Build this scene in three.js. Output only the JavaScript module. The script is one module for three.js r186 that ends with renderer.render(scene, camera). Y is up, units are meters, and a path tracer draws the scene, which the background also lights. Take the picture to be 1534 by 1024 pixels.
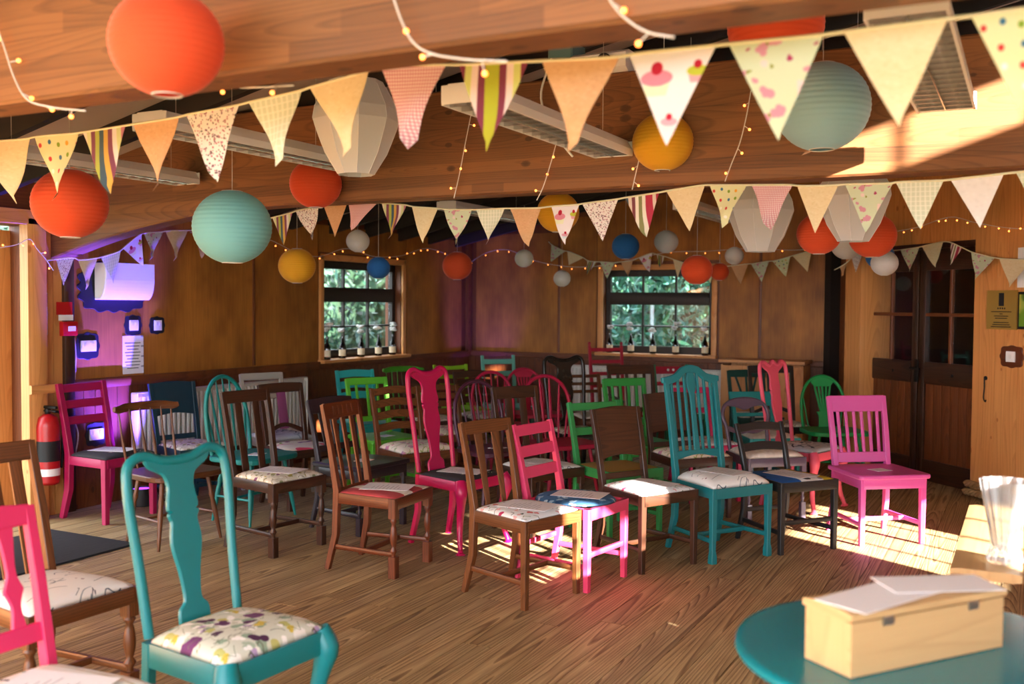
import * as THREE from 'three';
import { mergeGeometries, toCreasedNormals } from 'three/addons/utils/BufferGeometryUtils.js';
import { RectAreaLightUniformsLib } from 'three/addons/lights/RectAreaLightUniformsLib.js';

// ---------------------------------------------------------------- camera, sky, sun, exposure
const scene = new THREE.Scene();
const PITCH = 2.13, ROLL = 0.391, YAW = 27.39, FOCAL = 1494.7, EYE = 1.5;   // read from the photograph's vanishing points (pixels of a 1534 x 1024 frame)
const R = THREE.MathUtils.degToRad;
const camera = new THREE.PerspectiveCamera(2 * Math.atan(512 / FOCAL) * 180 / Math.PI, 1534 / 1024, 0.05, 200);
camera.position.set(0, EYE, 0);
camera.rotation.order = 'YXZ';
camera.rotation.set(-R(PITCH), R(YAW), R(ROLL));
camera.focus = 5.6;
camera.userData.fStop = 2.2;
const renderer = new THREE.WebGLRenderer({ antialias: true });
renderer.toneMapping = THREE.LinearToneMapping;
renderer.toneMappingExposure = 0.98;
renderer.shadowMap.enabled = true;
RectAreaLightUniformsLib.init();
scene.background = new THREE.Color().setRGB(9.0, 9.9, 11.0);              // bright hazy summer sky
const SUN_DIR = new THREE.Vector3(0.866 * Math.cos(R(16)), Math.sin(R(16)), 0.5 * Math.cos(R(16)));   // towards the sun: low, through the right-hand windows
const sun = new THREE.DirectionalLight(new THREE.Color(1.0, 0.91, 0.85), 88);
sun.position.copy(SUN_DIR).multiplyScalar(30).add(new THREE.Vector3(-1, 1, -5));
sun.target.position.set(-1, 1, -5);
sun.castShadow = true; sun.shadow.radius = 1;
Object.assign(sun.shadow.camera, { left: -12, right: 12, top: 8, bottom: -8, near: 1, far: 60 });
sun.shadow.mapSize.set(4096, 4096);
scene.add(sun, sun.target);

// ---------------------------------------------------------------- helpers
function rng(seed) { let a = seed >>> 0; return () => { a = (a + 0x6D2B79F5) >>> 0; let t = a; t = Math.imul(t ^ (t >>> 15), t | 1); t ^= t + Math.imul(t ^ (t >>> 7), t | 61); return ((t ^ (t >>> 14)) >>> 0) / 4294967296; }; }
const rand = rng(7);
const V = (x, y, z) => new THREE.Vector3(x, y, z);
// a pixel of the photograph gives a direction; the distance comes from a height or a plane it lies on
function ray(px, py) {
  const v = V((px - 767) / FOCAL, -(py - 512) / FOCAL, -1).applyEuler(camera.rotation);
  return v;
}
function atH(px, py, h = 0) { const r = ray(px, py), k = (h - EYE) / r.y; return V(r.x * k, h, r.z * k); }
function atX(px, py, X) { const r = ray(px, py), k = X / r.x; return V(X, EYE + r.y * k, r.z * k); }
function atZ(px, py, Z) { const r = ray(px, py), k = Z / r.z; return V(r.x * k, EYE + r.y * k, Z); }
function atDepth(px, py, d) { const r = ray(px, py); return V(r.x * d, EYE + r.y * d, r.z * d); }
const taken = {};
function numbered(n) { if (!(n in taken)) { taken[n] = 0; return n; } taken[n]++; return n + '_' + String(taken[n]).padStart(3, '0'); }
function mk(name, geo, mat, parent) {
  const m = new THREE.Mesh(geo, mat); m.name = parent ? name : numbered(name);
  m.castShadow = m.receiveShadow = true; (parent || scene).add(m); return m;
}
function tag(o, label, category, group) { o.userData.label = label; o.userData.category = category; if (group) o.userData.group = group; return o; }
function thing(name, label, category, pos = [0, 0, 0], turn = 0, group) {
  const g = new THREE.Group(); g.name = numbered(name); g.position.set(...pos); g.rotation.y = turn; scene.add(g);
  return tag(g, label, category, group);
}
function structure(name, geo, mat, label) {
  const o = geo ? mk(name, geo, mat) : (() => { const g = new THREE.Group(); g.name = numbered(name); scene.add(g); return g; })();
  o.userData.kind = 'structure'; if (label) o.userData.label = label; return o;
}
const flat = (g) => (g.index ? g.toNonIndexed() : g);
function clean(g) { g = flat(g); for (const k of Object.keys(g.attributes)) if (!['position', 'normal', 'uv'].includes(k)) g.deleteAttribute(k); return g; }
const merge = (list) => mergeGeometries(list.map(clean));
// uv in metres: v along the longest side (the grain), u across
function grainUV(g, uo = rand() * 3, vo = rand() * 3, axis) {
  g = clean(g); g.computeBoundingBox(); const s = g.boundingBox.getSize(V(0, 0, 0)).toArray();
  const L = axis ?? s.indexOf(Math.max(...s)), p = g.attributes.position, n = g.attributes.normal, uv = new Float32Array(p.count * 2);
  const o = [0, 1, 2].filter((i) => i !== L);
  for (let i = 0; i < p.count; i++) {
    const P = [p.getX(i), p.getY(i), p.getZ(i)], N = [Math.abs(n.getX(i)), Math.abs(n.getY(i)), Math.abs(n.getZ(i))];
    let a = N[o[0]] > N[o[1]] ? o[1] : o[0], b = L;
    if (N[L] > N[o[0]] && N[L] > N[o[1]]) { a = o[0]; b = o[1]; }
    uv[2 * i] = P[a] + uo; uv[2 * i + 1] = P[b] + vo;
  }
  g.setAttribute('uv', new THREE.BufferAttribute(uv, 2)); return g;
}
const PROFILE_RECT = (c) => [[1, -(1 - c)], [1, 1 - c], [1 - c, 1], [-(1 - c), 1], [-1, 1 - c], [-1, -(1 - c)], [-(1 - c), -1], [1 - c, -1]];
const PROFILE_ROUND = (n) => Array.from({ length: n }, (_, i) => [Math.cos(i / n * 2 * Math.PI), Math.sin(i / n * 2 * Math.PI)]);
// a bar swept along points; sizes [w, d] per point (or one for all); chamfered rectangle or round section
function sweep(pts, sizes, { round = 0, c = 0.16, ref = [0, 0, 1] } = {}) {
  const P = pts.map((p) => V(...p)), S = Array.isArray(sizes[0]) ? sizes : P.map(() => sizes);
  const prof = round ? PROFILE_ROUND(round) : PROFILE_RECT(c), n = prof.length, pos = [], idx = [], RV = V(...ref);
  P.forEach((p, i) => {
    const t = V(0, 0, 0).subVectors(P[Math.min(i + 1, P.length - 1)], P[Math.max(i - 1, 0)]).normalize();
    const s = V(0, 0, 0).crossVectors(t, RV).normalize(), m = V(0, 0, 0).crossVectors(s, t).normalize();
    for (const [a, b] of prof) pos.push(p.x + s.x * a * S[i][0] / 2 + m.x * b * S[i][1] / 2, p.y + s.y * a * S[i][0] / 2 + m.y * b * S[i][1] / 2, p.z + s.z * a * S[i][0] / 2 + m.z * b * S[i][1] / 2);
  });
  for (let i = 0; i < P.length - 1; i++) for (let j = 0; j < n; j++) {
    const a = i * n + j, b = i * n + (j + 1) % n, d = a + n, e = b + n; idx.push(a, b, d, b, e, d);
  }
  const last = (P.length - 1) * n;
  for (let j = 1; j < n - 1; j++) { idx.push(0, j + 1, j); idx.push(last, last + j, last + j + 1); }
  let g = new THREE.BufferGeometry(); g.setAttribute('position', new THREE.Float32BufferAttribute(pos, 3)); g.setIndex(idx);
  // outward facing: turn over if the volume comes out negative
  let vol = 0; for (let k = 0; k < idx.length; k += 3) { const A = V(...pos.slice(idx[k] * 3, idx[k] * 3 + 3)), B = V(...pos.slice(idx[k + 1] * 3, idx[k + 1] * 3 + 3)), C = V(...pos.slice(idx[k + 2] * 3, idx[k + 2] * 3 + 3)); vol += A.dot(B.clone().cross(C)); }
  if (vol < 0) { for (let k = 0; k < idx.length; k += 3) { const q = idx[k + 1]; idx[k + 1] = idx[k + 2]; idx[k + 2] = q; } g.setIndex(idx); }
  g = toCreasedNormals(g, round ? 1.1 : 0.6); return grainUV(g);
}
function box(w, h, d, x = 0, y = 0, z = 0, c = 0.004) {   // chamfered box centred at x, y, z
  const L = Math.max(w, h, d), ch = (a, b) => Math.min(0.45, 2 * c / Math.min(a, b));
  if (L === w) return sweep([[x - w / 2, y, z], [x + w / 2, y, z]], [h, d], { c: ch(h, d), ref: [0, 0, 1] });
  if (L === h) return sweep([[x, y - h / 2, z], [x, y + h / 2, z]], [w, d], { c: ch(w, d), ref: [0, 0, 1] });
  return sweep([[x, y, z - d / 2], [x, y, z + d / 2]], [w, h], { c: ch(w, h), ref: [0, 1, 0] });
}
function plain(w, h, d, x = 0, y = 0, z = 0) { return grainUV(new THREE.BoxGeometry(w, h, d).translate(x, y, z)); }
function extrude(shape, depth, bevel = 0.003, seg = 8) {
  const g = new THREE.ExtrudeGeometry(shape, { depth: Math.max(0.0005, depth - 2 * bevel), bevelEnabled: bevel > 0, bevelSize: bevel, bevelThickness: bevel, bevelSegments: 1, curveSegments: seg });
  g.translate(0, 0, -(depth - 2 * bevel) / 2); return grainUV(g);
}
const poly = (pts) => new THREE.Shape(pts.map((p) => new THREE.Vector2(...p)));
function symmetric(prof, n = 36) {     // outline from [y, half width] knots, smooth
  const c = new THREE.CatmullRomCurve3(prof.map(([y, w]) => V(w, y, 0)), false, 'centripetal').getPoints(n);
  return poly([...c.map((p) => [p.x, p.y]), ...c.reverse().map((p) => [-p.x, p.y])]);
}
const spline = (pts, n = 24) => new THREE.CatmullRomCurve3(pts.map((p) => V(...p)), false, 'centripetal').getPoints(n).map((p) => p.toArray());
function tube(pts, r, n = 6, seg = 24, smooth = true) {
  const c = smooth ? new THREE.CatmullRomCurve3(pts.map((p) => V(...p)), false, 'centripetal') : new THREE.CatmullRomCurve3(pts.map((p) => V(...p)), false, 'catmullrom', 0);
  return clean(new THREE.TubeGeometry(c, seg, r, n));
}
const lathe = (pts, n = 20) => clean(new THREE.LatheGeometry(pts.map(([r, y]) => new THREE.Vector2(r, y)), n));

// ---------------------------------------------------------------- textures and materials
function hash(x, y, s) { let h = Math.imul(x, 374761393) + Math.imul(y, 668265263) + Math.imul(s, 974634151); h = Math.imul(h ^ (h >>> 13), 1274126177); return ((h ^ (h >>> 16)) >>> 0) / 4294967296; }
function noise(x, y, s = 0) {
  const xi = Math.floor(x), yi = Math.floor(y), fx = x - xi, fy = y - yi, u = fx * fx * (3 - 2 * fx), v = fy * fy * (3 - 2 * fy);
  const a = hash(xi, yi, s), b = hash(xi + 1, yi, s), c = hash(xi, yi + 1, s), d = hash(xi + 1, yi + 1, s);
  return (a + (b - a) * u) * (1 - v) + (c + (d - c) * u) * v;
}
const fbm = (x, y, s) => noise(x, y, s) * 0.55 + noise(x * 2.1, y * 2.1, s + 1) * 0.28 + noise(x * 4.3, y * 4.3, s + 2) * 0.17;
const mix = (a, b, t) => a + (b - a) * t, clamp = (x) => Math.max(0, Math.min(1, x));
function dataTexture(w, h, mw, mh, fn, srgb = true) {
  const d = new Uint8Array(w * h * 4);
  for (let j = 0; j < h; j++) for (let i = 0; i < w; i++) { const c = fn(i / w * mw, j / h * mh), k = (j * w + i) * 4; d[k] = c[0]; d[k + 1] = c[1]; d[k + 2] = c[2]; d[k + 3] = 255; }
  const t = new THREE.DataTexture(d, w, h); t.wrapS = t.wrapT = THREE.MirroredRepeatWrapping; t.magFilter = THREE.LinearFilter; t.minFilter = THREE.LinearMipmapLinearFilter; t.generateMipmaps = true;
  t.repeat.set(1 / mw, 1 / mh); if (srgb) t.colorSpace = THREE.SRGBColorSpace; t.needsUpdate = true; return t;
}
// sawn timber: a plane cut through growth rings, so that the grain shows lines and cathedral arches; knots where asked
function wood(seed, light, dark, { mw = 0.5, mh = 2.4, w = 256, h = 1024, freq = 60, contrast = 1, knots = 0, blotch = 0.25, tilt = 0.05, lam = 0, ys = 1 } = {}) {
  const r = rng(seed), kn = Array.from({ length: knots }, () => [r() * mw, r() * mh, 0.008 + r() * 0.014]);
  return dataTexture(w, h, mw, mh, (x, y) => {
    const wob = (noise(x * 3, y * 1.1 * ys, seed) - 0.5) * 0.10 + (noise(x * 9, y * 3 * ys, seed + 5) - 0.5) * 0.02;
    let px = (x % 0.14) - 0.07 + (noise(Math.floor(x / 0.14) * 7.3, y * 0.6 * ys, seed + 9) - 0.5) * 0.06, dz = 0.03 + (noise(y * 0.7 * ys, Math.floor(x / 0.14), seed + 3) - 0.35) * 0.16 + y * tilt * 0.2;
    let kd = 0;
    for (const [kx, ky, kr] of kn) { const dx = x - kx, dy = (y - ky) * 0.6, q = Math.hypot(dx, dy) / kr; if (q < 5) { px += dx / (q * q + 0.6) * 0.5; if (q < 1) kd = Math.max(kd, 1 - q * q * 0.7); } }
    const d = Math.hypot(px + wob * 0.4, dz) + wob * 0.12, ring = (d * freq) % 1;
    let t = ring < 0.72 ? ring / 0.72 * 0.45 : 0.45 + (1 - Math.abs((ring - 0.86) / 0.14)) * 0.55;
    let tone = 0; if (lam) { const li = Math.floor(x / lam), seg = Math.floor((y + hash(li, 3, seed) * 2) / 1.3), e = (x / lam) % 1; tone = (hash(li, seg, seed + 40) - 0.5) * 0.5 + (e < 0.05 ? 0.25 : 0); }
    const fib = (noise(x * 420, y * 9, seed + 20) - 0.5) * 0.35, bl = (fbm(x * 5, y * 1.6, seed + 30) - 0.5) * 2 * blotch;
    t = clamp((t * 0.75 + fib) * contrast + bl + tone + 0.1); t = clamp(t + kd);
    return [0, 1, 2].map((i) => clamp(mix(light[i], dark[i], t) / 255) * 255);
  });
}
function mat(o) { return new THREE.MeshStandardMaterial({ roughness: 0.6, ...o }); }
function woodMat(tex, o = {}) { return mat({ map: tex, bumpMap: tex, bumpScale: -0.0006, roughness: 0.5, ...o }); }
const paintBump = dataTexture(128, 128, 0.25, 0.25, (x, y) => { const v = 128 + (fbm(x * 90, y * 25, 4) - 0.5) * 160; return [v, v, v]; }, false);
const paintRough = dataTexture(128, 128, 0.4, 0.4, (x, y) => { const v = 255 * (0.8 + (fbm(x * 22, y * 22, 8) - 0.5) * 0.08); return [v, v, v]; }, false);
const paints = {};
function paint(hex, rough = 0.62) { return paints[hex + rough] ??= mat({ color: hex, roughness: rough, roughnessMap: paintRough, bumpMap: paintBump, bumpScale: 0.0004 }); }
const T = {
  floor: [0, 1, 2, 3].map((i) => wood(11 + i * 17, [[206, 178, 128], [196, 168, 118], [200, 174, 128], [190, 164, 116]][i], [[98, 72, 40], [90, 66, 36], [94, 70, 42], [88, 64, 36]][i], { mw: 0.56, mh: 3, w: 512, h: 1024, freq: 85, contrast: 0.95, blotch: 0.2, ys: 0.45 })),
  beam: wood(101, [136, 88, 48], [80, 48, 24], { mw: 0.8, mh: 4, w: 512, h: 1024, freq: 95, contrast: 0.5, knots: 12, blotch: 0.22, lam: 0.062 }),
  pine: wood(131, [224, 158, 90], [178, 108, 50], { mw: 0.6, mh: 2.4, w: 256, h: 1024, freq: 38, contrast: 0.5, knots: 8, blotch: 0.16 }),
  ply: dataTexture(512, 512, 2, 2, (x, y) => { const t = clamp(0.5 + (fbm(x * 5, y * 3, 61) - 0.5) * 1.0 + (noise(x * 150, y * 7, 62) - 0.5) * 0.25); return [mix(196, 122, t), mix(128, 70, t), mix(48, 18, t)]; }),
  birch: wood(141, [210, 174, 122], [174, 134, 88], { mw: 0.4, mh: 1.6, w: 192, h: 768, freq: 60, contrast: 0.4, blotch: 0.15 }),
  redwood: wood(151, [124, 66, 28], [72, 34, 12], { mw: 0.5, mh: 2.4, freq: 46, contrast: 0.6, knots: 3 }),
  oak: wood(171, [116, 68, 32], [60, 32, 13], { mw: 0.4, mh: 1.6, w: 192, h: 768, freq: 90, contrast: 0.7, blotch: 0.25 }),
  mahogany: wood(191, [112, 54, 24], [50, 20, 8], { mw: 0.4, mh: 1.6, w: 192, h: 768, freq: 80, contrast: 0.6, blotch: 0.3 }),
  darkoak: wood(211, [70, 40, 22], [28, 14, 8], { mw: 0.4, mh: 1.6, w: 192, h: 768, freq: 80, contrast: 0.6, blotch: 0.3 }),
  black: wood(231, [44, 42, 42], [16, 15, 16], { mw: 0.4, mh: 1.6, w: 128, h: 512, freq: 80, contrast: 0.6, blotch: 0.35 }),
};
const M = {
  floor: T.floor.map((t) => woodMat(t, { roughness: 0.62 })),
  beam: woodMat(T.beam, { roughness: 0.6 }), pine: woodMat(T.pine, { roughness: 0.5 }), ply: mat({ map: T.ply, roughness: 0.6 }), redwood: woodMat(T.redwood, { roughness: 0.5 }),
  oak: woodMat(T.oak, { roughness: 0.4 }), mahogany: woodMat(T.mahogany, { roughness: 0.38 }), darkoak: woodMat(T.darkoak, { roughness: 0.38 }), black: woodMat(T.black, { roughness: 0.45 }),
  ceiling: mat({ color: '#b3a294', roughness: 0.8, bumpMap: paintBump, bumpScale: 0.001 }), rafter: mat({ color: '#1d1611', roughness: 0.75, bumpMap: paintBump, bumpScale: 0.001 }),
  white: mat({ color: '#e9e8e4', roughness: 0.45 }), radiator: mat({ color: '#e6e2d6', roughness: 0.4 }), paper: mat({ color: '#f0eeee', roughness: 0.85 }), cream: mat({ color: '#ead9b4', roughness: 0.9 }),
  iron: mat({ color: '#151311', roughness: 0.5, metalness: 0.4 }), chrome: mat({ color: '#d8d8d8', roughness: 0.18, metalness: 1 }), brass: mat({ color: '#c29a4a', roughness: 0.32, metalness: 0.5 }),
  board: mat({ color: '#15141a', roughness: 0.7 }), plastic: mat({ color: '#f2f1ef', roughness: 0.35 }), red: mat({ color: '#b01218', roughness: 0.35 }), dark: mat({ color: '#0c0c0d', roughness: 0.6 }),
  glass: new THREE.MeshPhysicalMaterial({ color: '#ffffff', transmission: 1, roughness: 0.02, thickness: 0, ior: 1.5 }), bottle: new THREE.MeshPhysicalMaterial({ color: '#120d08', roughness: 0.08, clearcoat: 0.5 }),
  wire: mat({ color: '#d9d4cc', roughness: 0.5 }), thread: mat({ color: '#cfc8bc', roughness: 0.8 }), bulb: mat({ color: '#ffb070', emissive: '#ff8a3a', emissiveIntensity: 6 }),
  rope: mat({ color: '#9b7a4c', roughness: 0.95, bumpMap: paintBump, bumpScale: 0.002 }), darkwindow: mat({ color: '#23170f', roughness: 0.5 }),
};
// printed and woven cloth
function canvas(w, h, draw) {
  const c = document.createElement('canvas'); c.width = w; c.height = h; const g = c.getContext('2d'); draw(g, w, h);
  const t = new THREE.CanvasTexture(c); t.colorSpace = THREE.SRGBColorSpace; t.wrapS = t.wrapT = THREE.RepeatWrapping; t.magFilter = THREE.LinearFilter; return t;
}
function blobs(g, w, h, r, n, cols, s0, s1) { for (let i = 0; i < n; i++) { g.fillStyle = cols[Math.floor(r() * cols.length)]; const x = r() * w, y = r() * h, s = s0 + r() * (s1 - s0); for (let k = 0; k < 5; k++) { g.beginPath(); g.arc(x + (r() - 0.5) * s * 1.5, y + (r() - 0.5) * s * 1.5, s * (0.4 + r() * 0.4), 0, 7); g.fill(); } } }
function strokes(g, w, h, r, n, cols, lw, len) { g.lineCap = 'round'; for (let i = 0; i < n; i++) { g.strokeStyle = cols[Math.floor(r() * cols.length)]; g.lineWidth = lw * (0.6 + r() * 0.8); const x = r() * w, y = r() * h; g.beginPath(); g.moveTo(x, y); g.bezierCurveTo(x + (r() - 0.3) * len, y + (r() - 0.5) * len, x + (r() - 0.2) * len, y + (r() - 0.5) * len, x + (r() - 0.1) * len * 1.4, y + (r() - 0.5) * len * 1.4); g.stroke(); } }
const fill = (g, w, h, c) => { g.fillStyle = c; g.fillRect(0, 0, w, h); };
const C = {
  floral: canvas(256, 256, (g, w, h) => { const r = rng(1); fill(g, w, h, '#e9e0cb'); strokes(g, w, h, r, 22, ['#a9b06a', '#7f9a5a', '#b7a86a'], 4, 60); blobs(g, w, h, r, 16, ['#c9879a', '#b98aa8', '#d8a0a0', '#8fb39a'], 8, 18); blobs(g, w, h, r, 10, ['#3f8a78', '#a33b62'], 3, 7); }),
  violet: canvas(256, 256, (g, w, h) => { const r = rng(2); fill(g, w, h, '#cfd0bd'); blobs(g, w, h, r, 30, ['#8fa58c', '#a9b79d', '#e8e6dc', '#f2efe8', '#b9b66a'], 10, 26); blobs(g, w, h, r, 7, ['#55284f', '#6d3a66', '#4a2243'], 14, 26); blobs(g, w, h, r, 6, ['#d3b84a', '#b49ac0'], 8, 16); strokes(g, w, h, r, 40, ['#6f7a52', '#57503e'], 2, 50); }),
  branch: canvas(256, 256, (g, w, h) => { const r = rng(3); fill(g, w, h, '#ece9e2'); strokes(g, w, h, r, 13, ['#2a3038', '#47525c', '#7a8a90'], 2.4, 130); blobs(g, w, h, r, 3, ['#8d6a72'], 3, 6); }),
  bouquet: canvas(256, 256, (g, w, h) => { const r = rng(4); fill(g, w, h, '#e6e6e4'); blobs(g, w, h, r, 12, ['#c8434a', '#d8706c', '#b8325a', '#e0a8a4'], 7, 15); strokes(g, w, h, r, 16, ['#55604a', '#7a8a52', '#3d4238'], 3, 44); blobs(g, w, h, r, 6, ['#8fa04a', '#5a5f4c'], 4, 9); }),
  blue: canvas(128, 128, (g, w, h) => { const r = rng(5); fill(g, w, h, '#3f6f96'); blobs(g, w, h, r, 26, ['#9fc0d2', '#c8d8e0', '#285078'], 4, 9); }),
  redstripe: canvas(128, 16, (g, w, h) => { fill(g, w, h, '#e9e3d4'); g.fillStyle = '#b5474a'; g.fillRect(0, 0, 34, h); g.fillRect(64, 0, 34, h); }),
  thinstripe: canvas(256, 16, (g, w, h) => { fill(g, w, h, '#ebe8e0'); ['#2f8f8f', '#b8b098', '#30343c', '#5a9a98', '#c8bfa8'].forEach((c, i) => { g.fillStyle = c; g.fillRect(14 + i * 50, 0, 7, h); }); }),
  olive: canvas(256, 256, (g, w, h) => { const r = rng(6); fill(g, w, h, '#d9d4bf'); blobs(g, w, h, r, 34, ['#a9a05a', '#8c8f62', '#eceadc', '#c7b04a'], 8, 18); blobs(g, w, h, r, 6, ['#7c4a6a', '#946a84'], 10, 18); strokes(g, w, h, r, 26, ['#5f5a3c'], 2, 50); }),
  charcoal: canvas(256, 256, (g, w, h) => { const r = rng(8); fill(g, w, h, '#2f2b2e'); blobs(g, w, h, r, 3, ['#5a2a4a'], 18, 26); strokes(g, w, h, r, 10, ['#b7ae92', '#8d8570'], 5, 80); }),
  bright: canvas(256, 256, (g, w, h) => { const r = rng(9); fill(g, w, h, '#e3dfc8'); strokes(g, w, h, r, 26, ['#b4325e', '#7a3f80', '#c4c030', '#e0d8c8', '#d84a6a', '#8fa53a'], 16, 90); }),
  collage: canvas(256, 256, (g, w, h) => { const r = rng(10); fill(g, w, h, '#dcd9d2'); g.fillStyle = '#d8b820'; g.fillRect(196, 0, 60, 256); g.fillStyle = '#1d5aa0'; g.fillRect(0, 0, 92, 256); blobs(g, w, h, r, 10, ['#2f74b8', '#16427c'], 10, 22); g.fillStyle = '#e8e6e0'; g.fillRect(94, 0, 100, 256); for (let i = 0; i < 30; i++) { g.fillStyle = r() < 0.6 ? '#1c1a1c' : '#8a8684'; g.beginPath(); g.arc(98 + r() * 92, r() * 256, 5 + r() * 10, 0, 7); g.fill(); } }),
  greyleaf: canvas(256, 256, (g, w, h) => { const r = rng(12); fill(g, w, h, '#b9c2c6'); strokes(g, w, h, r, 46, ['#56646e', '#e2e6e6', '#39444e', '#8a979e'], 7, 80); }),
  linen: canvas(64, 64, (g, w, h) => { const r = rng(13); fill(g, w, h, '#dcd7ca'); for (let i = 0; i < 500; i++) { g.fillStyle = r() < 0.5 ? '#d2ccbd' : '#e5e1d6'; g.fillRect(r() * w, r() * h, 2, 2); } }),
  sheet: canvas(128, 180, (g, w, h) => { fill(g, w, h, '#f1efee'); g.strokeStyle = '#9a9aa0'; g.lineWidth = 2; for (let y = 40; y < 150; y += 14) { g.beginPath(); g.moveTo(22, y); g.lineTo(60 + (y * 37) % 46, y); g.stroke(); } }),
};
const cloth = (t, o = {}) => mat({ map: t, roughness: 0.92, ...o });
for (const k of ['violet', 'branch', 'bouquet', 'olive', 'floral', 'blue']) C[k].repeat.setScalar(1.6);
const F = Object.fromEntries(Object.keys(C).map((k) => [k, cloth(C[k])]));

// ---------------------------------------------------------------- the room
const XL = -6.1, XR = 3.4, ZF = -10.63, ZB = 2.5, EAVES = 2.2, RIDGE_X = 0.6, RIDGE = 3.67, RIGHT = 3.72;
const roofAt = (x) => (x < RIDGE_X ? EAVES + (x - XL) / (RIDGE_X - XL) * (RIDGE - EAVES) : RIDGE + (x - RIDGE_X) / (XR - RIDGE_X) * (RIGHT - RIDGE));

// floor: every board a piece of its own, running towards the far wall
const floor = structure('floor', plain(XR - XL + 0.6, 0.1, ZB - ZF + 0.6, (XL + XR) / 2, -0.075, (ZB + ZF) / 2), M.darkwindow, 'worn bare pine floorboards with strong dark grain');
{
  const w = 0.14, r = rng(5), cuts = [];
  for (let x = XL - 0.02, i = 0; x < XR; x += w, i++) {
    const zs = [ZB]; let z = ZB - 1.2 - r() * 3; while (z > ZF + 1) { zs.push(z); z -= 3.2 + r() * 1.8; } zs.push(ZF - 0.05);
    for (let k = 0; k < zs.length - 1; k++) {
      const len = zs[k] - zs[k + 1] - 0.003, g = grainUV(new THREE.BoxGeometry(w - 0.0035, 0.025, len).translate(x + w / 2, -0.0125 - r() * 0.0012, (zs[k] + zs[k + 1]) / 2), r() * 5, r() * 5, 2);
      mk('floorboard', g, M.floor[Math.floor(r() * 4)], floor);
    }
  }
}
// a wall with openings, along x or z: solid pieces round the holes
function wallGeo(along, at, from, to, top, thick, holes) {
  const cuts = [...new Set([from, to, ...holes.flatMap((h) => [h[0], h[1]])])].sort((a, b) => a - b), parts = [];
  for (let i = 0; i < cuts.length - 1; i++) {
    const a = cuts[i], b = cuts[i + 1], inside = holes.filter((h) => h[0] <= a + 1e-6 && h[1] >= b - 1e-6).sort((p, q) => p[2] - q[2]); let y = -0.1;
    for (const s of [...inside, null]) { const y1 = s ? s[2] : top; if (y1 - y > 0.004) parts.push(along === 'x' ? plain(b - a, y1 - y, thick, (a + b) / 2, (y + y1) / 2, at) : plain(thick, y1 - y, b - a, at, (y + y1) / 2, (a + b) / 2)); if (s) y = Math.max(y, s[3]); }
  }
  return merge(parts);
}
const LW = { z0: -9.12, z1: -7.75, y0: 0.95, y1: 1.92 }, FW = { x0: -4.33, x1: -3.06, y0: 0.96, y1: 1.9 };
const wallLeft = structure('wall_left', wallGeo('z', XL - 0.1, ZF - 0.2, ZB, 2.35, 0.2, [[LW.z0, LW.z1, LW.y0, LW.y1], [-4.56, -3.5, -0.1, 2.02]]), M.redwood, 'varnished plywood wall above a boarded dado');
const wallFar = structure('wall_far', wallGeo('x', ZF - 0.1, XL - 0.2, -1.6, 3.3, 0.2, [[FW.x0, FW.x1, FW.y0, FW.y1]]), M.redwood, 'varnished plywood end wall above a boarded dado');
const wallBack = structure('wall_back', wallGeo('x', ZB + 0.1, XL - 0.2, XR + 0.2, 3.95, 0.2, [[-5.6, 3.0, 0.1, 2.6]]), M.pine, 'pine wall with a wide opening added for sky light');  // wide opening added behind the camera to let sky light in
// windows of the right-hand wall, out of the frame: found by following the sun back from the bright patches in the photograph
const RIGHT_WINDOWS = [[-2.4, -1.38, 1.6, 2.32], [-5.12, -3.8, 1.14, 1.64], [-2.75, -2.1, 3.4, 3.68]];
const wallRight = structure('wall_right', wallGeo('z', XR + 0.05, -5.25, ZB, 3.95, 0.1, RIGHT_WINDOWS), M.pine, 'pine side wall with three glazed windows');
RIGHT_WINDOWS.forEach(([z0, z1, y0, y1], n) => {
  const g = structure('window_' + (3 + n), null, null, 'glazed window in the pine side wall'), w = z1 - z0, h = y1 - y0, cols = Math.max(2, Math.round(w / 0.34)), x = XR + 0.05, zc = (z0 + z1) / 2, yc = (y0 + y1) / 2;
  mk('frame', merge([box(0.05, h, 0.03, x, yc, z0 + 0.015), box(0.05, h, 0.03, x, yc, z1 - 0.015), box(0.05, 0.03, w, x, y0 + 0.015, zc), box(0.05, 0.03, w, x, y1 - 0.015, zc)]), M.darkwindow, g);
  for (let k = 1; k < cols; k++) mk('glazing_bar', box(0.03, h - 0.06, 0.022, x, yc, z0 + w * k / cols), M.darkwindow, g);
  if (n === 0) mk('glazing_bar', box(0.03, 0.022, w - 0.06, x, yc, zc), M.darkwindow, g);
  for (let k = 0; k < cols; k++) mk('pane', plain(0.004, h - 0.06, w / cols - 0.024, x, yc, z0 + w * (k + 0.5) / cols), M.glass, g);
});
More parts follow.
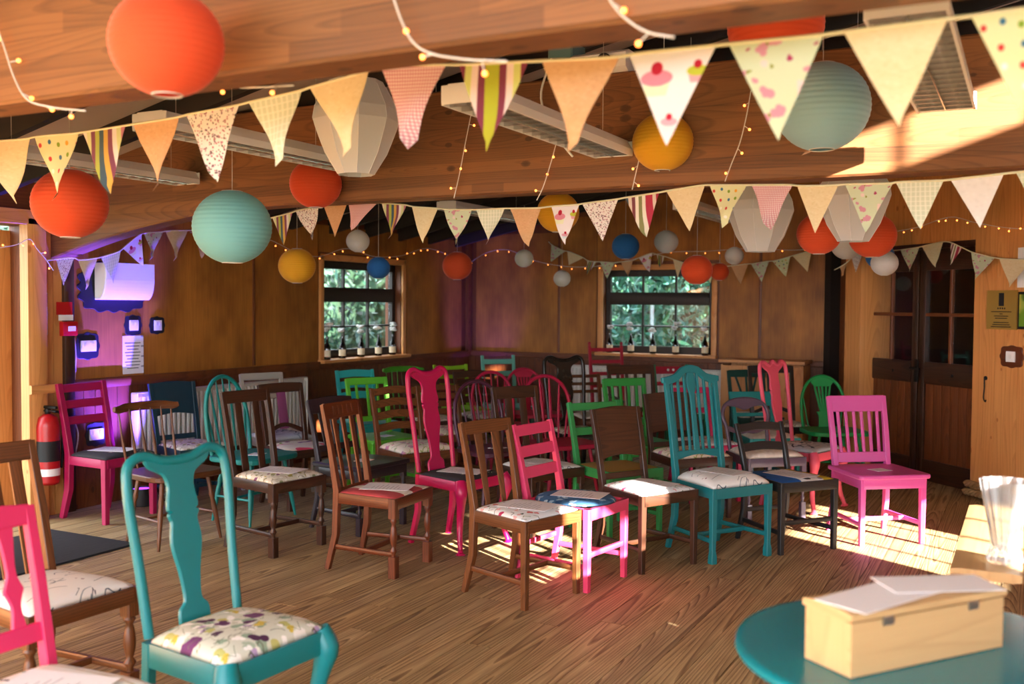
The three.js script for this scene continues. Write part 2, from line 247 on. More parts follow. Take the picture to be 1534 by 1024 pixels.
// plywood panels (each a sheet), cover strips, rail and boarded dado
const zAt = (px, py = 480) => atX(px, py, XL).z, xAt = (px, py = 480) => atZ(px, py, ZF).x;
{
  const zj = [zAt(105), zAt(213), zAt(378), LW.z1 + 0.07], r = rng(3);
  const panelX = (z0, z1, y0 = 0.94, y1 = 2.26) => mk('plywood_panel', grainUV(new THREE.BoxGeometry(0.014, y1 - y0, Math.abs(z1 - z0) - 0.008).translate(XL + 0.007, (y0 + y1) / 2, (z0 + z1) / 2), r() * 4, r() * 4, 1), M.ply, wallLeft);
  panelX(zj[0], zj[1]); panelX(zj[1], zj[2]); panelX(zj[2], zj[3]); panelX(LW.z0 - 0.1, zAt(690)); panelX(LW.z1 + 0.07, LW.z0 - 0.1, 2.0);
  for (const z of [zj[2]]) mk('cover_strip', box(0.012, 1.3, 0.03, XL + 0.018, 1.6, z), M.redwood, wallLeft);
  mk('corner_post', box(0.05, 1.36, 0.1, XL + 0.025, 1.58, ZF + 0.05), M.redwood, wallLeft);
  mk('dark_post', box(0.05, 2.2, zAt(90) - zAt(105), XL + 0.025, 1.1, (zAt(90) + zAt(105)) / 2), M.darkoak, wallLeft);
  mk('rail', box(0.045, 0.07, zAt(105) - ZF, XL + 0.022, 0.905, (zAt(105) + ZF) / 2), M.redwood, wallLeft);
  for (let z = zAt(105) - 0.05; z > ZF; z -= 0.1) mk('dado_board', grainUV(new THREE.BoxGeometry(0.012, 0.87, 0.096).translate(XL + 0.006, 0.435, z), r() * 4, r() * 4, 1), M.redwood, wallLeft);
  for (let z = zAt(58); z > zAt(90) + 0.02; z -= 0.1) mk('wall_board', grainUV(new THREE.BoxGeometry(0.02, 2.2, 0.096).translate(XL + 0.01, 1.1, z - 0.05), r() * 4, r() * 4, 1), M.pine, wallLeft);
  for (let z = ZB; z > -3.45; z -= 0.14) mk('wall_board', grainUV(new THREE.BoxGeometry(0.02, 2.2, 0.136).translate(XL + 0.01, 1.1, z - 0.07), r() * 4, r() * 4, 1), M.pine, wallLeft);
  const panelZ = (x0, x1, y0 = 0.94, y1) => { y1 ??= Math.min(3.2, roofAt((x0 + x1) / 2)); mk('plywood_panel', grainUV(new THREE.BoxGeometry(x1 - x0 - 0.008, y1 - y0, 0.014).translate((x0 + x1) / 2, (y0 + y1) / 2, ZF + 0.007), r() * 4, r() * 4, 1), M.ply, wallFar); };
  const xj = [XL + 0.1, xAt(838), FW.x0 - 0.08, FW.x1 + 0.08, xAt(1139), -1.75];
  panelZ(xj[0], xj[1]); panelZ(xj[1], xj[2]); panelZ(xj[2], xj[3], 2.0); panelZ(xj[3], xj[4]); panelZ(xj[4], xj[5]);
  for (const x of [xj[1], xj[4]]) mk('cover_strip', box(0.03, 1.6, 0.012, x, 1.75, ZF + 0.018), M.redwood, wallFar);
  mk('rail', box(-1.7 - XL, 0.06, 0.045, (XL - 1.7) / 2, 0.91, ZF + 0.022), M.redwood, wallFar);
  for (let x = XL + 0.05; x < -1.75; x += 0.1) mk('dado_board', grainUV(new THREE.BoxGeometry(0.096, 0.87, 0.012).translate(x, 0.435, ZF + 0.006), r() * 4, r() * 4, 1), M.redwood, wallFar);
}
// windows: dark frames with nine panes, pine linings
function windowUnit(n, w, h, pos, turn, label) {
  const g = structure('window_' + n, null, null, label); g.position.set(...pos); g.rotation.y = turn;
  const f = 0.055, rows = [[0.085, 0.30], [0.32, 0.55], [0.69, 0.87]].map(([a, b]) => [a * h / 0.94, b * h / 0.94]);
  mk('frame', merge([box(f, h, 0.06, -w / 2 + f / 2, h / 2, -0.1), box(f, h, 0.06, w / 2 - f / 2, h / 2, -0.1), box(w, rows[0][0], 0.06, 0, rows[0][0] / 2, -0.1), box(w, h - rows[2][1], 0.06, 0, (h + rows[2][1]) / 2, -0.1)]), M.darkwindow, g);
  mk('transom', box(w - 2 * f, rows[2][0] - rows[1][1], 0.075, 0, (rows[1][1] + rows[2][0]) / 2, -0.095), M.darkwindow, g);
  const iw = (w - 2 * f) / 3;
  for (const k of [-1, 1]) { mk('glazing_bar', box(0.024, rows[1][1] - rows[0][0], 0.035, k * iw / 2, (rows[1][1] + rows[0][0]) / 2, -0.1), M.darkwindow, g); mk('glazing_bar', box(0.024, rows[2][1] - rows[2][0], 0.035, k * iw / 2, (rows[2][1] + rows[2][0]) / 2, -0.1), M.darkwindow, g); }
  mk('glazing_bar', box(w - 2 * f, 0.02, 0.035, 0, (rows[0][1] + rows[1][0]) / 2, -0.1), M.darkwindow, g);
  for (const [a, b] of rows) for (const k of [-1, 0, 1]) mk('pane', plain(iw - 0.024, b - a, 0.004, k * iw, (a + b) / 2, -0.105), M.glass, g);
  mk('lining', merge([box(0.06, h + 0.12, 0.03, -w / 2 - 0.03, h / 2, 0.022), box(0.06, h + 0.12, 0.03, w / 2 + 0.03, h / 2, 0.022), box(w + 0.12, 0.06, 0.03, 0, h + 0.03, 0.022)]), M.pine, g);
  mk('sill', box(w + 0.14, 0.035, 0.19, 0, -0.012, 0.0), M.pine, g);
  return g;
}
windowUnit(1, LW.z1 - LW.z0, LW.y1 - LW.y0, [XL, LW.y0, (LW.z0 + LW.z1) / 2], Math.PI / 2, 'dark framed nine pane window in the side wall');
windowUnit(2, FW.x1 - FW.x0, FW.y1 - FW.y0, [(FW.x0 + FW.x1) / 2, FW.y0, ZF], 0, 'dark framed nine pane window in the end wall');
// roof: pale ceiling boards on dark rafters
{
  const slab = (x0, x1, name) => { const a = Math.atan2(roofAt(x1) - roofAt(x0), x1 - x0), L = Math.hypot(x1 - x0, roofAt(x1) - roofAt(x0)) + 0.3; const g = plain(L, 0.08, ZB - ZF + 0.6).rotateZ(a).translate((x0 + x1) / 2, (roofAt(x0) + roofAt(x1)) / 2 + 0.16, (ZB + ZF) / 2); return [g, a, L]; };
  const [gl0, al, Ll] = slab(XL, RIDGE_X), [gr, ar, Lr] = slab(RIDGE_X, XR), across = (z0, z1) => plain(Ll, .08, z1 - z0).rotateZ(al).translate((XL + RIDGE_X) / 2, (roofAt(XL) + roofAt(RIDGE_X)) / 2 + .16, (z0 + z1) / 2);
  // added rooflights, out of view: sky light for the near end of the room
  const lo = (x0, x1, z0, z1) => plain((x1 - x0) / Math.cos(al), .08, z1 - z0).rotateZ(al).translate((x0 + x1) / 2, roofAt((x0 + x1) / 2) + .16, (z0 + z1) / 2);
  const gl = merge([across(ZF - .3, -1.2), across(2.2, ZB + .3), lo(XL - .2, -3.4, -1.2, 2.2), lo(0.1, RIDGE_X + .1, -1.2, 2.2), lo(-3.4, 0.1, -1.2, .5)]);
  const ceil = structure('ceiling', merge([gl, gr]), M.ceiling, 'pale sloping ceiling on dark rafters');
  for (let z = ZF + 0.35; z < ZB; z += 0.6) { if (z > -1.1 && z < 2.1) continue; mk('rafter', box(Ll, 0.14, 0.06).rotateZ(al).translate((XL + RIDGE_X) / 2, (roofAt(XL) + roofAt(RIDGE_X)) / 2 + 0.05, z), M.rafter, ceil); mk('rafter', box(Lr, 0.14, 0.06).rotateZ(ar).translate((XR + RIDGE_X) / 2, (roofAt(XR) + roofAt(RIDGE_X)) / 2 + 0.05, z), M.rafter, ceil); }
}
// tie beams of laminated pine, haunched where they meet the side wall
function tieBeam(n, z0, z1, y0, y1, label) {
  const s = new THREE.Shape(); s.moveTo(XL, y0 - 0.3); s.quadraticCurveTo(XL + 1.0, y0 - 0.01, XL + 2.1, y0); s.lineTo(XR, y0); s.lineTo(XR, y1); s.lineTo(XL, y1); s.closePath();
  const g = new THREE.ExtrudeGeometry(s, { depth: Math.abs(z1 - z0) - 0.02, bevelEnabled: true, bevelSize: 0.01, bevelThickness: 0.01, bevelSegments: 1, curveSegments: 12 }); g.translate(0, 0, Math.min(z0, z1) + 0.01);
  structure('trim_' + n, grainUV(g, n * 0.37, n * 1.3, 0), M.beam, label);
}
tieBeam(1, -1.97, -2.12, 2.1, 2.66, 'heavy laminated pine tie beam hung with fairy lights');
tieBeam(2, -4.72, -4.88, 2.1, 2.66, 'laminated pine tie beam with knots, sunlit at one end');

// the splayed wall with the double doors; s runs along it, n out of it into the room
const SO = new THREE.Group(); // only a frame of reference: positions are worked out from it
SO.position.set(-0.77, 0, -9.31); SO.rotation.y = -Math.PI / 4; SO.updateMatrixWorld();
const onS = (s, y, n) => SO.localToWorld(V(s, y, n));
function inSplay(o) { o.position.copy(SO.position); o.rotation.copy(SO.rotation); return o; }
{
  const wr = inSplay(structure('wall_splay', merge([plain(1.1, 3.4, 0.1, -1.45, 1.65, -0.29), plain(1.56, 1.5, 0.15, -0.12, 2.76, -0.08), plain(5.4, 3.5, 0.15, 3.36, 1.65, 0.03)]), M.redwood, 'pine boarded wall beside the dark double doors'));
  const r = rng(9);
  for (let s = 0.66; s < 5.9; s += 0.115) mk('pine_board', grainUV(new THREE.BoxGeometry(0.112, 3.2, 0.02).translate(s + 0.056, 1.6, 0.115 + r() * 0.002), r() * 4, r() * 4, 1), M.pine, wr);
  for (let s = -1.86; s < -1.0; s += 0.115) mk('pine_board', grainUV(new THREE.BoxGeometry(0.112, 3.1, 0.02).translate(s + 0.056, 1.55, -0.228), r() * 4, r() * 4, 1), M.redwood, wr);  // pine in the recess by the pillar; redwood paints in the shade there
  for (let s = -0.74; s < 0.66; s += 0.1167) mk('pine_board', grainUV(new THREE.BoxGeometry(0.113, 1.1, 0.02).translate(s + 0.058, 2.6, 0.06), r() * 4, r() * 4, 1), M.pine, wr);
  mk('pillar', box(0.24, 3.1, 0.36, -0.86, 1.55, -0.04), M.pine, wr);
  mk('door_lintel', box(1.42, 0.06, 0.08, -0.05, 2.03, 0.02), M.darkoak, wr);
  const dr = inSplay(structure('door_2', null, null, 'dark double doors with glazed tops and boarded lower panels'));
  for (const k of [0, 1]) {
    const a = k ? -0.12 : -0.86, b = k ? 0.62 : -0.135, w = b - a, c = (a + b) / 2;
    mk('stile', merge([box(0.075, 2.0, 0.045, a + 0.038, 1.0, -0.02), box(0.075, 2.0, 0.045, b - 0.038, 1.0, -0.02)]), M.darkoak, dr);
    mk('door_rail', merge([box(w - 0.15, 0.19, 0.045, c, 0.935, -0.02), box(w - 0.15, 0.18, 0.045, c, 0.09, -0.02), box(w - 0.15, 0.18, 0.045, c, 1.91, -0.02)]), M.darkoak, dr);
    for (let i = 0; i < 6; i++) mk('panel_board', box((w - 0.15) / 6 - 0.003, 0.66, 0.02, a + 0.075 + (i + 0.5) * (w - 0.15) / 6, 0.51, -0.025), M.redwood, dr);
    mk('glazing_bar', merge([box(0.03, 0.79, 0.035, c, 1.425, -0.02), box(w - 0.15, 0.03, 0.035, c, 1.44, -0.02)]), M.redwood, dr);
    for (const i of [-1, 1]) for (const [y0, y1] of [[1.03, 1.425], [1.455, 1.82]]) mk('pane', plain((w - 0.18) / 2, y1 - y0, 0.005, c + i * ((w - 0.18) / 4 + 0.015), (y0 + y1) / 2, -0.025), M.glass, dr);
    mk('keyhole', lathe([[0, 0], [0.014, 0.001], [0.014, 0.006], [0, 0.008]], 12).rotateX(Math.PI / 2).translate(c + 0.05, 0.93, 0.004), M.iron, dr);
  }
  mk('door_handle', merge([box(0.05, 0.2, 0.012, -0.13, 0.95, 0.012), box(0.012, 0.02, 0.06, -0.13, 0.97, 0.045), box(0.12, 0.02, 0.016, -0.08, 0.97, 0.072)]), M.iron, dr);
  // the lobby behind the doors, its dimness put into the dark colour
  const lb = inSplay(structure('wall_lobby', merge([plain(3, 2.6, 0.1, -0.1, 1.3, -2.2), plain(0.1, 2.6, 2.1, -1.6, 1.3, -1.15), plain(0.1, 2.6, 2.1, 1.4, 1.3, -1.15), plain(3.1, 0.1, 2.1, -0.1, 2.55, -1.2), plain(3.1, 0.06, 2.1, -0.1, -0.05, -1.2)]), mat({ color: '#1c130d', roughness: .7 }), 'lobby behind the double doors, its dimness painted as dark colour'));
}
// left doorway: pine posts, open plank door
{
  const d = structure('door_1', null, null, 'open side doorway with pine posts');
  mk('post', box(0.09, 2.06, zAt(30) - zAt(58), XL + 0.045, 1.03, (zAt(30) + zAt(58)) / 2), M.pine, d);
  mk('post', box(0.09, 2.06, 0.1, XL + 0.045, 1.03, -3.45), M.pine, d);
  mk('header', box(0.09, 0.1, 1.3, XL + 0.045, 2.07, -3.98), M.pine, d);
  mk('rail_block', box(0.03, 0.06, 0.22, XL + 0.1, 0.9, (zAt(32) + zAt(58)) / 2 - 0.03), M.pine, d);
  const r = rng(21); for (let i = 0; i < 6; i++) mk('door_plank', box(0.03, 1.98, 0.125, XL - 0.2 - i * 0.13, 1.0, -4.5 + i * 0.02), M.pine, d);
}

// ---------------------------------------------------------------- chairs
// local frame: front +z, y up, origin on the floor under the seat's middle
function cushion(wf, wr, d, y, h, fabric, parent, { round = 0, name = 'seat_cushion' } = {}) {
  const N = 12, pos = [], uv = [], idx = [];
  for (let j = 0; j <= N; j++) for (let i = 0; i <= N; i++) {
    let u = i / N * 2 - 1, v = j / N * 2 - 1; const e = Math.sign(u) * (1 - Math.pow(1 - Math.abs(u), 1.6)), f = Math.sign(v) * (1 - Math.pow(1 - Math.abs(v), 1.6));
    let x = e, z = f; if (round) { const q = Math.pow(Math.abs(x) ** 4 + Math.abs(z) ** 4, 0.25) || 1, m = Math.max(Math.abs(x), Math.abs(z)), c = Math.hypot(x, z) || 1; const k = mix(1, m / c, round); x *= k; z *= k; }
    const w = mix(wr, wf, (z + 1) / 2) / 2;
    pos.push(x * w, y + h * Math.pow(Math.max(0, (1 - e * e * e * e) * (1 - f * f * f * f)), 0.42), z * d / 2); uv.push((e + 1) / 2, (f + 1) / 2);
  }
  for (let j = 0; j < N; j++) for (let i = 0; i < N; i++) { const a = j * (N + 1) + i; idx.push(a, a + N + 1, a + 1, a + 1, a + N + 1, a + N + 2); }
  // flat underside
  const b = pos.length / 3; const ring = []; for (let i = 0; i < N; i++) ring.push(i); for (let j = 0; j < N; j++) ring.push(j * (N + 1) + N); for (let i = N; i > 0; i--) ring.push(N * (N + 1) + i); for (let j = N; j > 0; j--) ring.push(j * (N + 1));
  pos.push(0, y - 0.004, 0); uv.push(0.5, 0.5); for (let k = 0; k < ring.length; k++) idx.push(b, ring[k], ring[(k + 1) % ring.length]);
  const g = new THREE.BufferGeometry(); g.setAttribute('position', new THREE.Float32BufferAttribute(pos, 3)); g.setAttribute('uv', new THREE.Float32BufferAttribute(uv, 2)); g.setIndex(idx); g.computeVertexNormals();
  return mk(name, g, fabric, parent);
}
function seatBoard(wf, wr, d, y, t, m, parent, round = 0.03) {
  const s = new THREE.Shape(), a = wr / 2, b = wf / 2, h = d / 2, r = round;
  s.moveTo(-a + r, h); s.lineTo(a - r, h); s.quadraticCurveTo(a, h, a + (b - a) * r / d, h - r); s.lineTo(b, -h + r); s.quadraticCurveTo(b, -h, b - r, -h); s.lineTo(-b + r, -h); s.quadraticCurveTo(-b, -h, -b, -h + r); s.lineTo(-a, h - r); s.quadraticCurveTo(-a, h, -a + r, h);
  return mk('seat', grainUV(extrude(s, t, 0.006, 6).rotateX(-Math.PI / 2).translate(0, y - t / 2, 0)), m, parent);
}
const TURN = [[0, .9], [.04, 1.0], [.10, 1.0], [.11, .62], [.14, .95], [.17, .62], [.20, .8], [.34, .95], [.5, .72], [.56, .6], [.585, .95], [.61, .6], [.64, .85], [.68, 1], [1, 1]];
function leg(kind, x, z, h, w, parent, m, k = {}) {
  let g;
  if (kind === 'turned') g = merge([sweep([[x, 0, z], [x, h * 0.27, z]], [w * 1.05, w * 1.05], { c: .2 }), sweep(Array.from({ length: 13 }, (_, i) => [x, h * (0.26 + 0.5 * i / 12), z]), [.6, .5, .95, .5, .72, .85, .93, .9, .82, .7, .5, .95, .6].map((q) => [w * q, w * q]), { round: 10 }), sweep([[x, h * 0.75, z], [x, h, z]], [w * 1.05, w * 1.05], { c: .2 })]);
  else if (kind === 'cabriole') { const o = Math.sign(x) * 0.03; g = sweep(spline([[x + o * .9, 0, z + .03], [x + o * .7, .025, z + .025], [x + o * .2, .09, z + .006], [x - o * .3, h * .45, z - .006], [x + o * .2, h * .72, z + .014], [x + o * .5, h * .86, z + .022], [x, h, z]], 18), [[w, w], [w * 1.25, w * 1.25], [w * .75, w * .75], [w * .62, w * .62], [w * .64, w * .64], [w * .66, w * .66], [w * .7, w * .7], [w * .74, w * .74], [w * .8, w * .8], [w * .86, w * .86], [w * .95, w * .95], [w * 1.05, w * 1.05], [w * 1.2, w * 1.2], [w * 1.35, w * 1.35], [w * 1.5, w * 1.5], [w * 1.55, w * 1.55], [w * 1.5, w * 1.5], [w * 1.4, w * 1.4], [w * 1.3, w * 1.3]], { round: 10 }); }
  else if (kind === 'windsor') g = sweep([0, .12, .3, .5, .62, .68, .74, .9, 1].map((t) => [x * (1.28 - .36 * t), h * t, z * (1.28 - .36 * t)]), [.5, .62, .8, .95, .7, 1, .7, .8, .55].map((q) => [w * q, w * q]), { round: 10 });
  else if (kind === 'spade') g = sweep([[x, 0, z], [x, .04, z], [x, .075, z], [x, h, z]], [[w * 1.1, w * 1.1], [w * 1.1, w * 1.1], [w * .8, w * .8], [w * 1.1, w * 1.1]], { c: .16 });
  else g = sweep([[x, 0, z], [x, h, z]], [[w * .82, w * .82], [w * 1.05, w * 1.05]], { c: .16 });
  return mk('leg', g, m, parent);
}
const FOCUS = [1.6, -3.7];
function chair(o) {
  const c = { sh: 0.45, wf: 0.44, wr: 0.37, sd: 0.4, bh: 0.9, rake: 0.09, lw: 0.036, legs: 'square', stretch: 'H', seat: 'drop', fabric: F.floral, ch: 0.035, m: M.oak, pw: 0.034, ...o };
  let x, z, f;
  if (c.feet) { const [a, b] = c.feet.map((p) => atH(...p)), rx = b.x - a.x, rz = b.z - a.z, n = Math.hypot(rx, rz); f = [-rz / n, rx / n]; const mx = (a.x + b.x) / 2, mz = (a.z + b.z) / 2; x = mx - f[0] * c.sd / 2; z = mz - f[1] * c.sd / 2; }
  else if (!c.sp) {
    let p; if (c.top) { p = atH(c.top[0], c.top[1], c.bh + (c.rise || 0)); } else p = V(c.at[0], 0, c.at[1]);
    const dx = FOCUS[0] - p.x, dz = FOCUS[1] - p.z, n = Math.hypot(dx, dz); f = [dx / n, dz / n];
    x = p.x; z = p.z; if (c.top) { const back = c.sd / 2 + c.rake; x += f[0] * back; z += f[1] * back; }
  }
  if (c.sp) {   // seat centre seen at this pixel; back height from the row where its top shows
    const q = atH(c.sp[0], c.sp[1], c.seat === 'board' || c.legs === 'windsor' ? .45 : .47), dx = FOCUS[0] - q.x, dz = FOCUS[1] - q.z, n = Math.hypot(dx, dz); f = [dx / n, dz / n]; x = q.x; z = q.z;
    const back = c.sd / 2 + c.rake, bx = x - f[0] * back, bz = z - f[1] * back, rr = ray(c.sp[0], c.ty), fx = -Math.sin(R(YAW)), fz = -Math.cos(R(YAW)), k = (bx * fx + bz * fz) / (rr.x * fx + rr.z * fz); c.bh = EYE + rr.y * k;
  }
  if (c.t !== undefined) f = [Math.cos(R(c.t)), Math.sin(R(c.t))];
  const g = thing('chair', c.label, 'chair', [x, 0, z], Math.atan2(f[0], f[1]), c.group); g.name = numbered(c.name || 'dining_chair'); delete taken.chair;
  if (c.legs === 'windsor') { c.wf = .48; c.wr = .43; }
  const { sh, wf, wr, sd, bh, rake, lw, m } = c, zf = sd / 2, zr = -sd / 2, hr = sh - 0.0, tilt = Math.atan2(rake, bh - sh);
  const wind = c.legs === 'windsor';
  const B = new THREE.Matrix4().makeTranslation(0, sh, zr).multiply(new THREE.Matrix4().makeRotationX(-tilt)), bhh = Math.hypot(bh - sh, rake);   // back frame: y up the back from the seat, x across
  const back = (name, geo, mm = m, parent = g) => mk(name, geo.applyMatrix4(B), mm, parent);
  const half = (y) => mix(wr / 2 - c.pw / 2, (c.tw ?? wr + 0.02) / 2 - c.pw / 2, y / bhh);
  // seat
  const fr = sh - 0.012;
  if (c.seat === 'board' || wind) { seatBoard(wf + 0.03, wr + 0.05, sd + 0.05, sh, wind ? 0.035 : 0.028, m, g, wind ? 0.12 : 0.03); }
  if (!wind) {
    const rh = c.rh ?? 0.06, y = (c.seat === 'board' ? sh - 0.03 : fr) - rh / 2, wb = (a, b) => sweep([a, b], [0.022, rh], { c: .12, ref: [0, 1, 0] });
    mk('seat_frame', merge([sweep([[-wf / 2 + lw / 2, y, zf - 0.004], [wf / 2 - lw / 2, y, zf - 0.004]], [rh, 0.024], { c: .12 }), sweep([[-wr / 2 + lw / 2, y, zr], [wr / 2 - lw / 2, y, zr]], [rh, 0.022], { c: .12 }), sweep([[-wf / 2 + .016, y, zf], [-wr / 2 + .016, y, zr]], [0.024, rh], { c: .12, ref: [0, 1, 0] }), sweep([[wf / 2 - .016, y, zf], [wr / 2 - .016, y, zr]], [0.024, rh], { c: .12, ref: [0, 1, 0] })]), m, g);
  }
  if (c.seat === 'drop') cushion(wf - 0.012, wr - 0.02, sd - 0.0, fr - 0.006, c.ch, c.fabric, g);
  if (c.seat === 'round') { mk('seat_rim', extrude(new THREE.Shape().absellipse(0, 0, wf / 2 + .012, sd / 2 + .015, 0, 6.2832), 0.05, 0.006, 20).rotateX(-Math.PI / 2).translate(0, fr - 0.025, 0), m, g); cushion(wf + 0.02, wf + 0.02, sd + 0.03, fr, c.ch, c.fabric, g, { round: 1 }); }
  if (c.seat === 'rush') cushion(wf - 0.02, wr - 0.02, sd - .01, fr - 0.004, 0.012, c.fabric, g, { name: 'rush_seat' });
  // front legs and back posts
  if (wind) for (const sx of [-1, 1]) for (const [zz, k] of [[zf - .06, 1], [zr + .05, .85]]) leg('windsor', sx * (wf / 2 - .06) * k, zz, sh - .03, lw, g, m);
  else {
    for (const sx of [-1, 1]) leg(c.legs, sx * (wf / 2 - lw / 2), zf - lw / 2 + 0.004, fr, lw, g, m);
    const posts = !['hoop', 'balloon', 'comb'].includes(c.back);
    for (const sx of [-1, 1]) {
      const X0 = sx * (wr / 2 - c.pw / 2), Xt = sx * half(bhh), rear = [[X0 + sx * .012, 0, zr - .055], [X0, sh * .45, zr - .008], [X0, sh, zr]];
      if (posts && c.back !== 'queen') mk('back_post', sweep([...rear, [mix(X0, Xt, .5), (sh + bh) / 2, zr - rake * .44], [Xt, bh, zr - rake]], [[c.pw * .85, c.pw * .85], [c.pw, c.pw * 1.1], [c.pw, c.pw * 1.15], [c.pw, c.pw * .85], [c.pw * .9, c.pw * .7]], { c: c.roundPost ? .4 : .16 }), m, g);
      else mk('leg', sweep([...rear.slice(0, 2), [X0, fr, zr]], [[c.pw * .85, c.pw * .85], [c.pw, c.pw], [c.pw, c.pw]], { c: .2 }), m, g);
    }
  }
  // stretchers
  if (wind) { const y = sh * .38, k = 1.28 - .36 * .4, a = (wf / 2 - .06) * k; mk('stretcher', merge([sweep([[-a, y, (zf - .06) * k], [-a * .86, y, (zr + .05) * k]], [.018, .018], { round: 8, ref: [0, 1, 0] }), sweep([[a, y, (zf - .06) * k], [a * .86, y, (zr + .05) * k]], [.018, .018], { round: 8, ref: [0, 1, 0] }), sweep([[-a * .93, y, 0], [0, y, 0], [a * .93, y, 0]], [[.014, .014], [.024, .024], [.014, .014]], { round: 8 })]), m, g); }
  else if (c.stretch !== 'none') {
    const y = 0.13, sx = wf / 2 - lw / 2, ss = 0.022, list = [];
    for (const k of [-1, 1]) list.push(sweep([[k * sx, y, zf - lw / 2], [k * (wr / 2 - c.pw / 2), y, zr - .04]], [ss * .8, ss * 1.2], { c: .2, ref: [0, 1, 0] }));
    if (c.stretch === 'H') list.push(sweep([[-(wf + wr) / 4 + .02, y, 0], [(wf + wr) / 4 - .02, y, 0]], [ss * 1.2, ss * .8], { c: .2 }));
    if (c.stretch === 'box') { list.push(sweep([[-sx, y + .06, zf - lw / 2], [sx, y + .06, zf - lw / 2]], [ss * 1.2, ss * .8], { c: .2 })); list.push(sweep([[-wr / 2 + .02, y + .06, zr - .025], [wr / 2 - .02, y + .06, zr - .025]], [ss * 1.2, ss * .8], { c: .2 })); }
    for (const q of list) mk('stretcher', q, m, g);
  }
  // backs
  const rail = (y, h, bow = 0.0, th = .02, extra = {}) => { const a = half(y + h / 2) - .004, s = poly([[-a, y], [-a, y + h], ...(bow ? spline([[-a, y + h, 0], [0, y + h + bow, 0], [a, y + h, 0]], 10).map((p) => [p[0], p[1]]).slice(1, -1) : []), [a, y + h], [a, y], ...(extra.under ? spline([[a, y, 0], [0, y + extra.under, 0], [-a, y, 0]], 8).map((p) => [p[0], p[1]]).slice(1, -1) : [])]); return back('back_rail', extrude(s, th, .004), extra.m || m); };
  const slat = (x0, x1, y0, y1, w0, w1, th = .012, mm) => back('slat', sweep([[x0, y0, 0], [mix(x0, x1, .5), (y0 + y1) / 2, 0], [x1, y1, 0]], [[w0, th], [mix(w0, w1, .5), th], [w1, th]], { c: .25 }), mm || m);
  const T_ = bhh;
  if (c.back === 'slats') {
    const th = c.topH ?? .07; rail(T_ - th, th, c.bow ?? 0, .024); rail(c.lowY ?? .06, c.lowH ?? .035, 0, .02);
    const n = c.n ?? 2, span = c.span ?? .55; for (let i = 0; i < n; i++) { const q = n === 1 ? 0 : (i / (n - 1) - .5) * 2, xa = q * half(0) * span, xb = q * half(T_) * span; slat(xa, xb, (c.lowY ?? .06) + .02, T_ - th + .01, c.sw0 ?? .04, c.sw1 ?? .04, .012, c.slatM); }
    if (c.carve) for (let i = 0; i < 5; i++) back('carved_flute', box(.018, th * .6, .008, (i - 2) * .048, T_ - th / 2, .012), m);
  } else if (c.back === 'ladder') {
    const n = c.n ?? 3, y0 = c.y0 ?? .12, hh = c.rungH ?? .05; for (let i = 0; i < n; i++) { const y = mix(y0, T_ - hh - (c.drop ?? .01), i / (n - 1)); rail(y, hh, c.wave ?? .012, .016, { under: c.under ?? .012 }); }
    if (c.finial) for (const sx of [-1, 1]) back('finial', lathe([[.012, 0], [.02, .012], [.01, .026], [.018, .04], [.014, .056], [0, .064]], 12).translate(sx * half(T_), T_ - .004, 0));
  } else if (c.back === 'panel') {
    const y0 = c.y0 ?? .14, a = half(T_) - .0; rail(.02, .0301, 0, .018);
    back('back_panel', extrude(poly([[-half(y0), y0], [-a, T_ - .005], ...spline([[-a, T_ - .005, 0], [0, T_ + .008, 0], [a, T_ - .005, 0]], 8).map((p) => [p[0], p[1]]), [half(y0), y0], ...spline([[half(y0), y0, 0], [0, y0 + .022, 0], [-half(y0), y0, 0]], 8).map((p) => [p[0], p[1]]).slice(1, -1)]), .018, .004), c.panelM || m);
  } else if (c.back === 'queen') {
    const a = half(T_ * .9) + .012, pts = spline([[-half(0), 0, 0], [-half(T_ * .4) - .004, T_ * .4, 0], [-a, T_ * .82, 0], [-a * .93, T_ * .955, 0], [-a * .68, T_ * .995, 0], [-a * .3, T_ * .955, 0], [0, T_ * (c.dip ?? .945), 0]], 26), full = [...pts, ...pts.slice(0, -1).reverse().map(([X, y, q]) => [-X, y, q])];
    back('back_frame', sweep(full, [.034, .03], { round: 10 }));
    const w = c.splat ?? .075; back('splat', extrude(symmetric([[.0, w * .95], [.05, w * .9], [.075, w * .55], [T_ * .28, w * .6], [T_ * .48, w * .95], [T_ * .60, w * .82], [T_ * .64, w * .95], [T_ * .655, w * .72], [T_ * .67, w * .95], [T_ * .80, w * .8], [T_ * .87, w * 1.0], [T_ * .93, w * 1.9], [T_ * .965, w * 2.1]], 60), .016, .004));
  } else if (c.back === 'hoop') {
    const a = c.hw ?? .2, b0 = (wr / 2 - .01), H = T_, pts = []; for (let i = 0; i <= 30; i++) { const q = i / 30 * Math.PI; const k = Math.sin(q); pts.push([-Math.cos(q) * mix(b0 * .92, a, Math.pow(k, .8)) * (k < .3 ? 1 : 1), H * Math.pow(k, .78), 0]); }
    back('hoop', sweep(pts, [.03, .028], { round: 8 }));
    const n = c.n ?? 7; for (let i = 0; i < n; i++) { const q = (i / (n - 1) - .5) * 2, xb = q * b0 * .7, xt = q * a * .78, yt = H * Math.pow(Math.sqrt(Math.max(0, 1 - Math.pow(xt / a, 2))), .78) - .006; if (c.wheel && i === (n - 1) / 2) continue; back('spindle', sweep([[xb, 0, 0], [mix(xb, xt, .45), yt * .45, 0], [mix(xb, xt, .75), yt * .75, 0], [xt, yt, 0]], c.arrow ? [[.011, .01], [.026, .01], [.022, .01], [.009, .009]] : [[.011, .011], [.014, .014], [.012, .012], [.009, .009]], { round: 8 })); }
